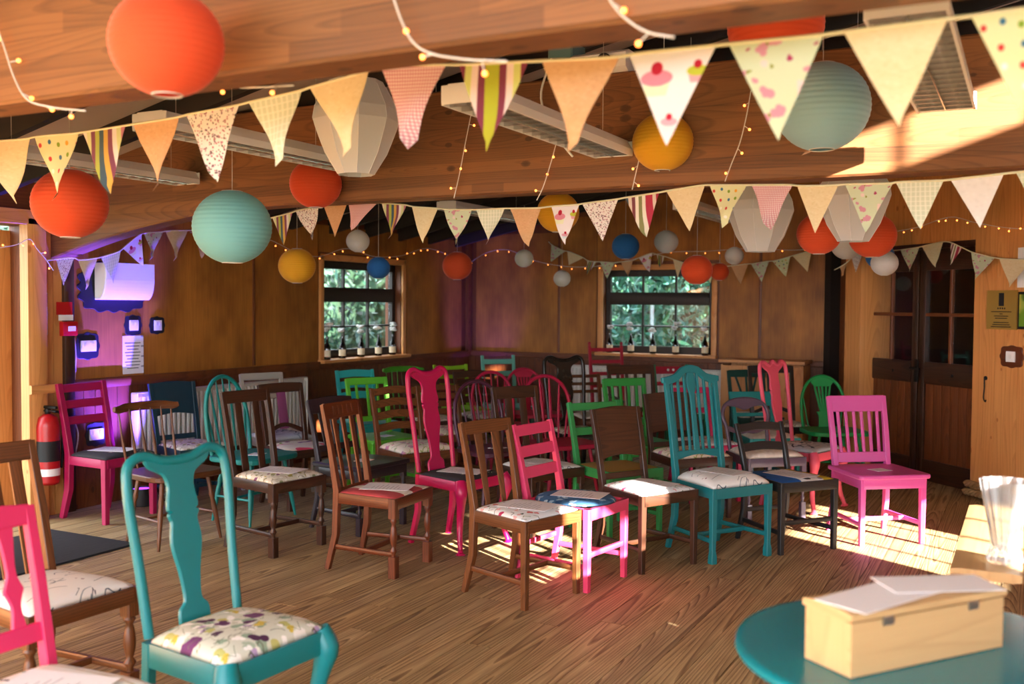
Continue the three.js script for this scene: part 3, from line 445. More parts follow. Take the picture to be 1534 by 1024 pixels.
    if (c.wheel) back('splat', merge([extrude(symmetric([[0, .035], [.1, .03], [H * .55, .05], [H * .8, .085], [H * .96, .06]], 24), .012, .003)]));
    if (c.fan) back('splat', merge([extrude(symmetric([[0, .05], [.09, .045], [.13, .06]], 12), .014, .003), ...[-2, -1, 0, 1, 2].map((k) => sweep(spline([[k * .012, .12, 0], [k * .022, H * .5, 0], [k * .034, H * .8, 0], [k * .03, H * .95, 0]], 8), [.016, .012], { c: .2 })), extrude(symmetric([[H * .8, .07], [H * .9, .1], [H * .98, .08]], 10), .014, .003)]));
  } else if (c.back === 'comb') {
    const a = c.hw ?? .25, H = T_; back('comb_rail', sweep(spline([[-a, H * .965, .03], [-a * .86, H * .955, .022], [-a * .6, H * .985, 0], [0, H, -.014], [a * .6, H * .985, 0], [a * .86, H * .955, .022], [a, H * .965, .03]], 24), Array.from({ length: 25 }, (_, i) => { const q = Math.abs(i / 12 - 1); return [mix(.055, .03, q * q), .024]; }), { c: .35 }));
    const n = c.n ?? 6; for (let i = 0; i < n; i++) { const q = (i / (n - 1) - .5) * 2; back('spindle', sweep([[q * wr * .42, 0, 0], [q * mix(wr * .42, a * .82, .4), H * .4, 0], [q * mix(wr * .42, a * .82, .6), H * .6, 0], [q * a * .82, H * .96, .01]], [[.012, .012], [.019, .019], [.013, .013], [.01, .01]], { round: 8 })); }
  } else if (c.back === 'balloon') {
    const pts = spline([[-wr / 2 + .03, -.02, 0], [-wr / 2 + .025, T_ * .2, .0], [-.165, T_ * .42, 0], [-.19, T_ * .66, 0], [-.165, T_ * .86, 0], [-.09, T_ * .97, 0], [0, T_, 0]], 24), full = [...pts, ...pts.slice(0, -1).reverse().map(([X, y, q]) => [-X, y, q])];
    back('back_frame', sweep(full, [.03, .026], { round: 10 }));
    back('crest', extrude(poly([...spline([[-.15, T_ * .9, 0], [-.09, T_ * .985, 0], [0, T_ * 1.015, 0], [.09, T_ * .985, 0], [.15, T_ * .9, 0]], 14).map((p) => [p[0], p[1]]), ...spline([[.15, T_ * .88, 0], [.07, T_ * .85, 0], [0, T_ * .79, 0], [-.07, T_ * .85, 0], [-.15, T_ * .88, 0]], 14).map((p) => [p[0], p[1]])]), .024, .006));
    back('back_rail', sweep(spline([[-.165, T_ * .42, 0], [-.06, T_ * .34, 0], [0, T_ * .36, 0], [.06, T_ * .34, 0], [.165, T_ * .42, 0]], 14), [.034, .018], { c: .3 }));
  } else if (c.back === 'arch') {       // tall slatted back under a shaped crest
    const a = half(T_) + c.pw / 2, k = c.apex; back('crest', extrude(poly([[-a - .01, T_ - .015], ...spline([[-a - .012, T_ + .01, 0], [-a * .6, T_ + .03, 0], [-a * .3, T_ + k * .85, 0], [0, T_ + k, 0], [a * .3, T_ + k * .85, 0], [a * .6, T_ + .03, 0], [a + .012, T_ + .01, 0]], 28).map((p) => [p[0], p[1]]), [a + .01, T_ - .015], ...spline([[a - .03, T_ - .03, 0], [a * .5, T_ - .005, 0], [a * .25, T_ + k * .42, 0], [0, T_ + k * .5, 0], [-a * .25, T_ + k * .42, 0], [-a * .5, T_ - .005, 0], [-a + .03, T_ - .03, 0]], 20).map((p) => [p[0], p[1]])]), .024, .004));
    rail(.1, .05, 0, .022, { under: .03 });
    for (let i = -3; i <= 3; i++) if (i) slat(i * a * .245, i * a * .245, .14, T_ + (Math.abs(i) < 2 ? k * .42 : Math.abs(i) < 3 ? .01 : -.01), .019, .019);
    const s = symmetric([[.14, .02], [T_ * .5, .016], [T_ * .84, .018], [T_ * .9, .03], [T_ + .01, .03], [T_ + k * .5, .02]], 30), hole = new THREE.Path(); hole.absellipse(0, T_ * .945, .008, .022, 0, 6.3); s.holes.push(hole); back('splat', extrude(s, .014, .002));
  } else if (c.back === 'spool') {      // pierced splats with a round boss
    rail(T_ - .05, .05, .015, .024); rail(.075, .045, 0, .022);
    for (const q of [-1, 0, 1]) back('splat', extrude(symmetric([[.11, .022], [T_ * .4, .012], [T_ * .47, .022], [T_ * .5, .028], [T_ * .53, .022], [T_ * .6, .012], [T_ - .04, .024]], 40).clone(), .014, .003).translate(q * half(T_) * .52, 0, 0));
  } else if (c.back === 'frame') {      // an open frame: top rail, bent lower rail, broad centre splat
    rail(T_ - .06, .06, .006, .026); back('back_rail', sweep(spline([[-half(.1), .07, 0], [0, .13, 0], [half(.1), .07, 0]], 12), [.03, .02], { c: .25 }));
    if (c.splatM) back('splat', box(.075, T_ - .16, .014, 0, .5 * (T_ - .06 + .1), 0), c.splatM);
    if (c.vee) for (const k of [-1, 0, 1]) slat(k * .03, k * .11, .1, T_ - .05, .02, .02);
  }
  if (c.arms) for (const sx of [-1, 1]) mk('arm', sweep(spline([[sx * wr / 2, sh + .22, zr - .03], [sx * (wf / 2 + .01), sh + .21, 0], [sx * (wf / 2), sh + .19, zf - .04]], 8), [.035, .022], { c: .3, ref: [0, 1, 0] }), m, g), mk('arm_post', sweep([[sx * (wf / 2 - .015), sh - .03, zf - .06], [sx * (wf / 2 - .005), sh + .19, zf - .06]], [.024, .024], { round: 8 }), m, g);
  if (c.paper) {
    const s = thing('paper_sheet', c.paper, 'paper', [x + f[0] * .03, sh + (c.seat === 'board' || wind ? .0015 : c.seat === 'round' ? c.ch - .008 : c.ch - .016), z + f[1] * .03], g.rotation.y + .25 + (c.pt ?? 0), 'printed sheets left on the chairs');
    mk('sheet', new THREE.BoxGeometry(c.small ? .12 : .2, .0015, c.small ? .1 : .28), mat({ map: C.sheet, roughness: .85 }), s);
  }
  g.userData.backHeight = c.bh;
  return g;
}
const paintedChairs = [
  // row nearest the open floor
  { label: 'dark brown chair with two tapered slats and red bouquet seat beside a pink ladder chair', feet: [[787, 915], [868, 888]], bh: .88, m: M.oak, back: 'slats', n: 2, sw0: .028, sw1: .055, span: .36, topH: .06, lowY: -.04, bow: .004, fabric: F.bouquet, paper: 'white printed sheet on the red bouquet cushion' },
  { label: 'salmon pink ladder back chair with rounded seat and blue patterned cushion', feet: [[877, 890], [942, 862]], bh: .84, sd: .42, wf: .42, m: paint('#d93c66'), back: 'ladder', n: 3, y0: .1, rungH: .055, wave: 0, under: 0, seat: 'round', fabric: F.blue, ch: .028, stretch: 'box', paper: 'white printed sheet on the blue patterned cushion' },
  { label: 'dark mahogany chair with curved solid panel back catching spots of sun', feet: [[965, 860], [1040, 845]], bh: .88, m: M.darkoak, back: 'panel', fabric: F.bouquet, paper: 'white printed sheet on the floral seat of the panel back chair' },
  { label: 'tall teal chair with arched crest over six thin slats and white branch print cushion', feet: [[1068, 845], [1153, 832]], bh: 1.04, apex: .085, wf: .46, wr: .4, m: paint('#0a7479'), legs: 'spade', back: 'arch', fabric: F.branch, ch: .07, rake: .1, paper: 'white sheet on the plump branch print cushion' },
  { label: 'low charcoal black chair with two curved rungs and a collage print seat', feet: [[1168, 832], [1254, 822]], bh: .74, sd: .42, m: M.black, back: 'ladder', n: 2, y0: .12, rungH: .045, fabric: F.collage, ch: .02, stretch: 'box', roundPost: 1, paper: 'pale folded sheet on the collage print seat' },
  { label: 'bubblegum pink wooden chair with six upright slats and a plain board seat', feet: [[1297, 818], [1377, 815]], bh: .9, wf: .45, wr: .41, m: paint('#d957a2', .4), back: 'slats', n: 6, span: .72, sw0: .02, sw1: .02, topH: .1, lowY: .02, lowH: .06, seat: 'board', paper: 'small white card on the bubblegum pink seat', small: 1 },
  { label: 'brown chair with carved top rail and red and white striped seat', feet: [[592, 867], [646, 840]], bh: .93, m: M.mahogany, legs: 'turned', back: 'slats', n: 3, span: .5, sw0: .026, sw1: .036, topH: .085, lowY: -.03, carve: 1, fabric: F.redstripe, ch: .025, lw: .045, paper: 'white printed sheet on the red striped seat' },
  { label: 'dark brown chair with two broad flat slats and olive floral seat', feet: [[410, 836], [487, 815]], bh: .95, m: M.darkoak, legs: 'turned', back: 'slats', n: 2, span: .4, sw0: .05, sw1: .05, topH: .07, lowY: -.03, fabric: F.olive, ch: .045, lw: .045, paper: 'white printed sheet on the olive floral seat' },
  { label: 'hot pink high back chair with vase shaped splat and curved legs', feet: [[692, 831], [757, 812]], bh: 1.09, wf: .46, wr: .36, m: paint('#b80a4e', .42), legs: 'cabriole', lw: .05, back: 'queen', fabric: F.charcoal, ch: .03, stretch: 'none', paper: 'white printed sheet on the hot pink vase back chair' },
  { label: 'magenta chair with three ladder rungs and charcoal seat by the fire extinguisher', feet: [[157, 787], [236, 768]], bh: .93, wf: .46, wr: .4, m: paint('#a50c49'), back: 'ladder', n: 3, y0: .2, rungH: .05, wave: 0, under: 0, fabric: F.charcoal, ch: .04, stretch: 'none', lw: .044, pw: .044, paper: 'white sheet on the charcoal seat of the magenta chair' },
  // foreground left
  { label: 'bright teal chair with vase splat, hooped back and violet blossom cushion', at: [-2.22, -2.39], t: 4, bh: 1.01, wf: .45, wr: .4, sd: .38, m: paint('#00787e', .42), legs: 'cabriole', lw: .055, back: 'queen', splat: .062, fabric: F.violet, ch: .055, stretch: 'none', rh: .075 },
  { label: 'raspberry pink chair with bossed splats and thin striped cushion', at: [-2.31, -1.76], t: 0, bh: .9, m: paint('#d62a62'), back: 'spool', fabric: F.thinstripe, ch: .045, paper: 'white sheet on the thin striped cushion', rake: .1 },
  { label: 'honey brown chair with turned legs and white branch print seat beside a raspberry chair', at: [-3.17, -2.43], t: 2, bh: .95, wf: .46, sd: .43, m: M.oak, legs: 'turned', lw: .05, back: 'slats', n: 3, span: .55, sw0: .05, sw1: .05, topH: .07, lowY: -.03, fabric: F.branch, ch: .05, rake: .13 },
  // left block
  { label: 'teal hoop back windsor chair with arrow spindles', name: 'windsor_chair', feet: [[378, 790], [446, 771]], bh: .98, m: paint('#0b7f78'), legs: 'windsor', back: 'hoop', arrow: 1, n: 7, hw: .25, seat: 'board', paper: 'small white sheet on the teal hoop back seat', small: 1 },
  { label: 'brown comb back windsor chair with scrolled crest rail', name: 'windsor_chair', sp: [258, 703], ty: 607, bh: .86, m: M.oak, legs: 'windsor', back: 'comb', n: 6, hw: .235, seat: 'board' },
  { label: 'navy blue chair with solid square back before the radiator', sp: [288, 660], ty: 573, bh: .88, m: paint('#062f3e'), back: 'panel', y0: .2, fabric: F.olive },
  { label: 'pale grey chair with open square back against the radiator', sp: [418, 648], ty: 559, bh: .92, m: paint('#9c978a'), back: 'slats', n: 0, lowY: .28, topH: .05, fabric: F.greyleaf, ch: .05 },
  { label: 'blackish brown chair with plum centre splat and bright swirled seat', sp: [450, 661], ty: 575, bh: .95, m: M.darkoak, legs: 'turned', back: 'frame', splatM: paint('#7d3a63'), fabric: F.bright, ch: .03 },
  { label: 'dark aubergine chair with turned spool posts and plank seat', feet: [[542, 803], [605, 785]], bh: .85, wf: .48, wr: .42, m: paint('#2b2029', .45), legs: 'turned', back: 'slats', n: 3, span: .5, sw0: .03, sw1: .05, topH: .09, bow: .012, seat: 'board', roundPost: 1, paper: 'small white sheet on the aubergine seat', small: 1 },
  { label: 'turquoise ladder back chair under the side window', sp: [552, 630], ty: 554, bh: .98, m: paint('#1fa6a0'), back: 'ladder', n: 3, y0: .18, rungH: .06, seat: 'board' },
  { label: 'lime green slat back chair before the turquoise ladder chair', sp: [575, 652], ty: 566, bh: .95, m: paint('#58b42c'), back: 'slats', n: 3, span: .55, sw0: .022, sw1: .022, topH: .05, lowY: .1, seat: 'board', paper: 'small white sheet on the lime green seat', small: 1 },
  { label: 'grass green comb back windsor chair under the side window', name: 'windsor_chair', sp: [620, 616], ty: 552, bh: .96, m: paint('#3f8f1c'), legs: 'windsor', back: 'comb', n: 7, hw: .22, seat: 'board' },
  { label: 'very dark chair with solid curved panel back among green chairs', sp: [648, 622], ty: 556, bh: .92, m: M.darkoak, back: 'panel', y0: .2, fabric: F.floral },
  { label: 'chartreuse chair with thin top rungs near the wall corner', sp: [690, 610], ty: 546, bh: .95, m: paint('#86b414'), back: 'ladder', n: 3, y0: .2, rungH: .035, wave: -.008, under: -.006, seat: 'board' },
  { label: 'brown ladder back chair with wavy rungs and plump floral cushion', sp: [622, 665], ty: 580, bh: .98, wr: .42, wf: .48, m: M.oak, legs: 'turned', back: 'ladder', n: 4, y0: .1, rungH: .05, wave: .02, under: .02, fabric: F.floral, ch: .06 },
  { label: 'brown ladder back chair with cream floral cushion, behind the hot pink chair', sp: [678, 640], ty: 577, bh: .96, wr: .4, m: M.oak, back: 'ladder', n: 4, y0: .1, rungH: .045, wave: .015, under: .015, fabric: F.floral, ch: .05 },
  { label: 'dark ladder back chair with yellow floral cushion near the wall corner', sp: [727, 618], ty: 556, bh: .98, wr: .42, m: M.darkoak, back: 'ladder', n: 4, y0: .1, rungH: .05, wave: .02, under: .01, fabric: F.olive, ch: .05 },
  // middle
  { label: 'plum purple hoop back windsor chair with thin spindles', name: 'windsor_chair', sp: [743, 670], ty: 571, bh: .99, m: paint('#4a2136', .4), legs: 'windsor', back: 'hoop', n: 7, hw: .27, seat: 'board', paper: 'small white sheet on the plum purple seat', small: 1 },
  { label: 'crimson hoop back windsor chair behind the plum purple one', name: 'windsor_chair', sp: [756, 636], ty: 557, bh: .98, m: paint('#b3123f'), legs: 'windsor', back: 'hoop', n: 7, hw: .26, seat: 'board' },
  { label: 'crimson wheel back windsor chair with fan splat', name: 'windsor_chair', sp: [800, 617], ty: 552, bh: .95, m: paint('#ad1038'), legs: 'windsor', back: 'hoop', fan: 1, n: 4, hw: .245, seat: 'board' },
  { label: 'crimson arrow spindle hoop chair beside the black vase back chair', name: 'windsor_chair', sp: [842, 661], ty: 563, bh: 1.0, m: paint('#b01240'), legs: 'windsor', back: 'hoop', arrow: 1, n: 6, hw: .29, seat: 'board' },
  { label: 'dark brown chair with two wide slats before the crimson hoop chairs', sp: [808, 690], ty: 579, bh: .96, m: M.darkoak, legs: 'turned', back: 'slats', n: 2, span: .34, sw0: .05, sw1: .055, topH: .075, lowY: -.02, fabric: F.branch, ch: .035, paper: 'white printed sheet on the dark two slat chair' },
  { label: 'pale aqua chair with two rails standing tall at the wall', sp: [760, 607], ty: 532, bh: 1.04, m: paint('#66ad97'), back: 'ladder', n: 2, y0: .3, rungH: .045, wave: 0, under: 0, drop: .045, seat: 'board' },
  { label: 'black high back chair with vase splat and olive cushion', sp: [866, 640], ty: 534, bh: 1.06, m: paint('#10120f', .35), legs: 'cabriole', lw: .048, back: 'queen', fabric: F.olive, stretch: 'none', ch: .04 },
  { label: 'scarlet ladder chair with turned finials under the end window', sp: [921, 608], ty: 520, bh: 1.0, m: paint('#a80f2c'), back: 'ladder', n: 4, y0: .2, rungH: .03, wave: 0, under: 0, finial: 1, seat: 'rush', fabric: F.linen, roundPost: 1 },
  { label: 'small brown chair with three thin rungs before the radiator', sp: [890, 618], ty: 560, bh: .84, wr: .34, m: M.oak, back: 'ladder', n: 3, y0: .2, rungH: .022, wave: 0, under: 0, fabric: F.linen, ch: .04 },
  { label: 'dark brown slatted armchair under the end window', sp: [962, 626], ty: 547, bh: 1.0, wf: .52, wr: .46, m: M.darkoak, back: 'slats', n: 4, span: .6, sw0: .03, sw1: .03, topH: .08, arms: 1, fabric: F.floral },
  { label: 'emerald green slat chair with plain board seat before the slatted armchair', sp: [960, 660], ty: 567, bh: .97, m: paint('#249038'), back: 'slats', n: 4, span: .62, sw0: .022, sw1: .022, topH: .055, lowY: .1, seat: 'board' },
  { label: 'low leaf green chair with two rails and tan rush seat', sp: [926, 690], ty: 601, bh: .83, wr: .42, m: paint('#2f8f4a'), back: 'ladder', n: 2, y0: .18, rungH: .045, wave: 0, under: 0, seat: 'rush', fabric: mat({ color: '#a8823a', roughness: .9, bumpMap: paintBump, bumpScale: .002 }), stretch: 'box' },
  { label: 'dark brown chair with broad panel back behind the tall teal chair', sp: [1032, 673], ty: 589, bh: .93, wr: .42, wf: .47, m: M.darkoak, back: 'panel', y0: .12, fabric: F.floral, ch: .05 },
  { label: 'rose pink chair with white floral seat behind the dark panel back chair', sp: [1055, 656], ty: 581, bh: .86, m: paint('#c01f56'), back: 'slats', n: 0, topH: .04, lowY: .2, fabric: F.bouquet, ch: .04 },
  { label: 'green posted chair with scarlet rails dotted white, against the radiator', sp: [1018, 612], ty: 546, bh: .98, m: paint('#15704a'), back: 'red', fabric: F.linen },
  // right
  { label: 'aubergine grey balloon back chair with cream upholstered seat', sp: [1143, 673], ty: 597, bh: .9, m: paint('#574a5c', .4), legs: 'turned', back: 'balloon', wf: .46, fabric: F.linen, ch: .06, stretch: 'none' },
  { label: 'turquoise chair with deep top rail and two bars behind the balloon back chair', sp: [1146, 646], ty: 587, bh: .92, m: paint('#12908f'), back: 'turq', fabric: F.linen, ch: .04 },
  { label: 'bottle green chair with fanned slats against the cupboard', sp: [1131, 617], ty: 555, bh: .94, m: paint('#064338'), back: 'frame', vee: 1, fabric: F.linen },
  { label: 'black chair with broad pierced splat against the cupboard', sp: [1170, 630], ty: 548, bh: 1.0, wr: .42, m: paint('#14120f', .4), back: 'frame', splatM: paint('#14120f', .4), fabric: F.olive },
  { label: 'pale coral pink chair with scrolled crest and vase splat', feet: [[1213, 772], [1268, 756]], bh: 1.08, wf: .47, wr: .38, m: paint('#e0566f'), legs: 'cabriole', lw: .05, back: 'queen', dip: 1.0, splat: .07, fabric: F.greyleaf, ch: .05, stretch: 'none' },
  { label: 'emerald chair with hooped back and pierced splat, beside the pine pillar', name: 'windsor_chair', sp: [1248, 643], ty: 563, bh: .95, m: paint('#0a9448'), legs: 'windsor', back: 'hoop', fan: 1, n: 2, hw: .235, seat: 'board' },
];
for (const o of paintedChairs) {
  const extra = o.back; if (extra === 'red') o.back = 'none'; if (extra === 'turq') o.back = 'none';
  const g = chair(o), c = { sh: .45, sd: .4, rake: .09, wr: .37, bh: g.userData.backHeight }, tilt = Math.atan2(c.rake, c.bh - c.sh), B = new THREE.Matrix4().makeTranslation(0, c.sh, -c.sd / 2).multiply(new THREE.Matrix4().makeRotationX(-tilt)), T_ = Math.hypot(c.bh - c.sh, c.rake);
  delete g.userData.backHeight;
  if (extra === 'red') { [.12, .24, .36, T_ - .075].forEach((y, i) => { mk('back_rail', box(.34, i === 3 ? .07 : .04, .016, 0, y + .02, 0).applyMatrix4(B), paint('#b01030'), g); }); for (const k of [-1, 1]) mk('white_dot', lathe([[0, 0], [.014, .001], [.012, .005], [0, .006]], 12).rotateX(Math.PI / 2).translate(k * .028, T_ - .055, .008).applyMatrix4(B), M.white, g); }
  if (extra === 'turq') { mk('top_rail', extrude(poly([[-.19, T_ - .11], [-.2, T_], [.2, T_], [.19, T_ - .11]]), .022, .004).applyMatrix4(B), paint('#12908f'), g); for (const y of [.14, .23]) mk('back_bar', box(.34, .03, .018, 0, y, 0).applyMatrix4(B), paint('#12908f'), g); }
}

// ---------------------------------------------------------------- paper lanterns
const paperCols = { orange: '#ea5626', deep: '#de4a10', aqua: '#7fc3c2', yellow: '#eeae10', white: '#dcdcda', cream: '#e6e0d2', blue: '#1567ae', sky: '#9cc9d8' };
const paperMats = Object.fromEntries(Object.entries(paperCols).map(([k, c]) => [k, new THREE.MeshPhysicalMaterial({ color: c, roughness: .9, transmission: .22, thickness: 0, bumpMap: paintBump, bumpScale: .0006 })]));
function lantern(px, py, dpx, D, col, label, facet) {
  const d = FOCAL * D / dpx, p = atDepth(px, py, d), g = thing('paper_lantern', label, 'paper lantern', [p.x, p.y, p.z], 0, 'paper lanterns hung under the roof');
  const r = D / 2;
  if (facet) {
    const prof = [[.22, .98], [.62, .92], [.96, .35], [1, .1], [.72, -.55], [.42, -.98]].map(([a, y]) => [a * r, y * r * 1.12]);
    let q = new THREE.LatheGeometry(prof.map(([a, y]) => new THREE.Vector2(a, y)), 9); q = toCreasedNormals(flat(q), 0.2); mk('shade', clean(q), paperMats[col], g);
    for (let k = 0; k < 9; k++) { const a = k / 9 * 2 * Math.PI; mk('shade_rib', tube(prof.map(([w, y]) => [Math.sin(a) * w * 1.004, y, Math.cos(a) * w * 1.004]), .0016, 4, 10, false), M.paper, g); }
  } else {
    const N = 84, prof = []; const a0 = .26; for (let i = 0; i <= N; i++) { const t = mix(-Math.PI / 2 + a0, Math.PI / 2 - a0, i / N), rib = Math.abs(((i / N * 21) % 1) - .5) * 2; prof.push([r * Math.cos(t) * (1 - .012 * rib), r * .94 * Math.sin(t)]); }
    mk('shade', lathe(prof, 40), paperMats[col], g);
    const y = r * .94 * Math.cos(a0), rr = r * Math.sin(a0); for (const s of [-1, 1]) mk('wire_ring', clean(new THREE.TorusGeometry(rr, .0025, 6, 24).rotateX(Math.PI / 2).translate(0, s * y, 0)), M.wire, g);
  }
  const top = Math.max(.06, (roofAt(p.x) + .135) - p.y);
  mk('cord', tube([[0, r * .6, 0], [0, top * .6, 0], [0, top, 0]], .0016, 5, 6), M.thread, g);
  return g;
}
[[250, 65, 168, .27, 'orange', 'large orange red lantern in front of the heavy near beam'], [105, 305, 110, .35, 'deep', 'deep orange lantern beside the polka dot pennant'], [348, 340, 117, .4, 'aqua', 'large pale aqua lantern near the boarded side wall'], [473, 275, 78, .3, 'deep', 'deep orange lantern under the strip light by the knotted beam'],
 [653, 190, 75, .3, 'yellow', 'yellow lantern against the knotted beam beside the white faceted lantern'], [993, 213, 92, .3, 'yellow', 'golden yellow lantern at the end of the strip light'], [836, 318, 64, .3, 'yellow', 'yellow lantern hidden behind a cupcake pennant'], [1232, 160, 140, .4, 'sky', 'large sky blue lantern against the sunlit beam'], [1162, 38, 143, .4, 'orange', 'orange lantern half hidden above the rose print pennant'],
 [1227, 350, 66, .3, 'orange', 'vivid orange lantern below a cream pennant'], [1307, 353, 70, .34, 'orange', 'vivid orange lantern overlapping a blue one by the dark doors'], [1268, 367, 45, .25, 'white', 'white lantern between two vivid orange lanterns'], [1318, 383, 42, .24, 'blue', 'bright blue lantern tucked under an orange lantern'], [1325, 394, 40, .21, 'white', 'white lantern tucked under the bright blue lantern by the doors'],
 [1044, 404, 47, .25, 'deep', 'deep orange lantern over the end window corner'], [1078, 407, 28, .18, 'deep', 'small deep orange lantern against the end wall'], [1100, 383, 28, .18, 'white', 'small off white lantern against the end wall'], [937, 369, 41, .25, 'blue', 'blue lantern above the end window'], [998, 362, 36, .23, 'white', 'off white lantern above the end window'],
 [785, 387, 28, .2, 'cream', 'small cream lantern in front of the purple lit corner'], [842, 417, 26, .19, 'cream', 'small cream lantern left of the end window'], [685, 398, 45, .3, 'orange', 'amber orange lantern at the purple lit corner'], [567, 401, 35, .2, 'blue', 'small blue lantern over the side window'], [536, 361, 35, .2, 'cream', 'small grey white lantern above the side window'], [445, 398, 56, .3, 'yellow', 'golden yellow lantern by the side window']].forEach((a) => lantern(...a));
lantern(533, 190, 130, .42, 'white', 'large white faceted lantern behind the cream pennant', true);
lantern(1140, 322, 100, .45, 'white', 'white faceted lantern below the gingham pennant', true);
lantern(1280, 302, 108, .42, 'white', 'bluish white faceted lantern behind the rose print pennant', true);

// ---------------------------------------------------------------- bunting
const flagArt = {
  cream: canvas(64, 64, (g, w, h) => { const r = rng(31); fill(g, w, h, '#e2cfa4'); for (let i = 0; i < 300; i++) { g.fillStyle = r() < .5 ? '#dcc798' : '#e8d8b2'; g.fillRect(r() * w, r() * h, 3, 1); } }),
  peach: canvas(64, 64, (g, w, h) => { const r = rng(32); fill(g, w, h, '#d2a578'); for (let i = 0; i < 300; i++) { g.fillStyle = r() < .5 ? '#cb9d70' : '#d9ae84'; g.fillRect(r() * w, r() * h, 3, 1); } }),
  dots: canvas(128, 128, (g, w, h) => { const r = rng(33); fill(g, w, h, '#d9d8a6'); for (let i = 0; i < 22; i++) { g.fillStyle = ['#c23a3a', '#3a6a8a', '#7a9a2a', '#e0a030', '#b8325a', '#ececdc'][i % 6]; g.beginPath(); g.arc((i % 5) * 26 + 12 + r() * 8, Math.floor(i / 5) * 26 + 12 + r() * 8, 4.5, 0, 7); g.fill(); } }),
  stripe: canvas(128, 8, (g, w, h) => { ['#d9d2c4', '#c9cf9a', '#7a3f58', '#a8b04a', '#3e5664', '#c9a24a', '#7a3f58', '#e0d4d0', '#c9cf9a', '#b9788a'].forEach((c, i) => { g.fillStyle = c; g.fillRect(i * 12.8, 0, 13, h); }); }),
  lime: canvas(128, 8, (g, w, h) => { ['#7a2f46', '#c9cf7a', '#e3cfcb', '#7a2f46', '#aab02a', '#aab02a', '#7a2f46', '#e3cfcb', '#c9cf7a', '#7a2f46'].forEach((c, i) => { g.fillStyle = c; g.fillRect(i * 12.8, 0, 13, h); }); }),
  rosestripe: canvas(128, 8, (g, w, h) => { ['#4c5a68', '#d8c8b8', '#7a3f48', '#e6e0d0', '#8a8a5a', '#e6e0d0', '#b0304a', '#b0304a', '#d8c8b8', '#b0304a'].forEach((c, i) => { g.fillStyle = c; g.fillRect(i * 12.8, 0, 13, h); }); }),
  ditsy: canvas(128, 128, (g, w, h) => { const r = rng(34); fill(g, w, h, '#e4ddd6'); for (let i = 0; i < 130; i++) { g.fillStyle = ['#7a5a64', '#a87a80', '#6a6a5a', '#b06a78'][i % 4]; g.beginPath(); g.arc(r() * w, r() * h, 2 + r() * 2, 0, 7); g.fill(); } }),
  gingham: canvas(64, 64, (g, w, h) => { fill(g, w, h, '#e8dcd8'); g.fillStyle = 'rgba(190,100,115,.5)'; for (let i = 0; i < 8; i++) { g.fillRect(i * 8, 0, 4, h); g.fillRect(0, i * 8, w, 4); } }),
  mint: canvas(64, 64, (g, w, h) => { fill(g, w, h, '#cfd6bc'); g.fillStyle = 'rgba(236,236,220,.6)'; for (let i = 0; i < 5; i++) { g.fillRect(i * 13, 0, 5, h); g.fillRect(0, i * 13, w, 3); } }),
  rose: canvas(128, 128, (g, w, h) => { const r = rng(35); fill(g, w, h, '#c6cfae'); blobs(g, w, h, r, 9, ['#c98a9a', '#e0c8c4', '#b0486a'], 6, 12); blobs(g, w, h, r, 6, ['#a3325e', '#8a8a3a'], 3, 6); }),
  cupcake: canvas(128, 128, (g, w, h) => { fill(g, w, h, '#e6e0e2'); const cup = (x, y, s, a, b) => { g.fillStyle = b; g.beginPath(); g.moveTo(x - s, y); g.lineTo(x + s, y); g.lineTo(x + s * .7, y + s * 1.1); g.lineTo(x - s * .7, y + s * 1.1); g.fill(); g.fillStyle = a; g.beginPath(); g.ellipse(x, y, s * 1.1, s * .5, 0, 0, 7); g.fill(); g.fillStyle = '#b31030'; g.beginPath(); g.arc(x, y - s * .6, s * .4, 0, 7); g.fill(); }; cup(44, 36, 22, '#d8869a', '#e4e4c0'); cup(104, 30, 14, '#b8c03a', '#e0a0a8'); cup(66, 96, 11, '#d8a0b0', '#c8d8dc'); }),
  white: canvas(32, 32, (g, w, h) => { const r = rng(36); fill(g, w, h, '#e9e6e4'); for (let i = 0; i < 120; i++) { g.fillStyle = r() < .5 ? '#e2dfdd' : '#efedeb'; g.fillRect(r() * w, r() * h, 2, 1); } }),
};
const FM = Object.fromEntries(Object.entries(flagArt).map(([k, t]) => (t.repeat.setScalar({ gingham: 3, ditsy: 2, mint: 2, rose: 1.4 }[k] || 1), [k, new THREE.MeshPhysicalMaterial({ map: t, roughness: .95, transmission: .12, thickness: 0 })])));
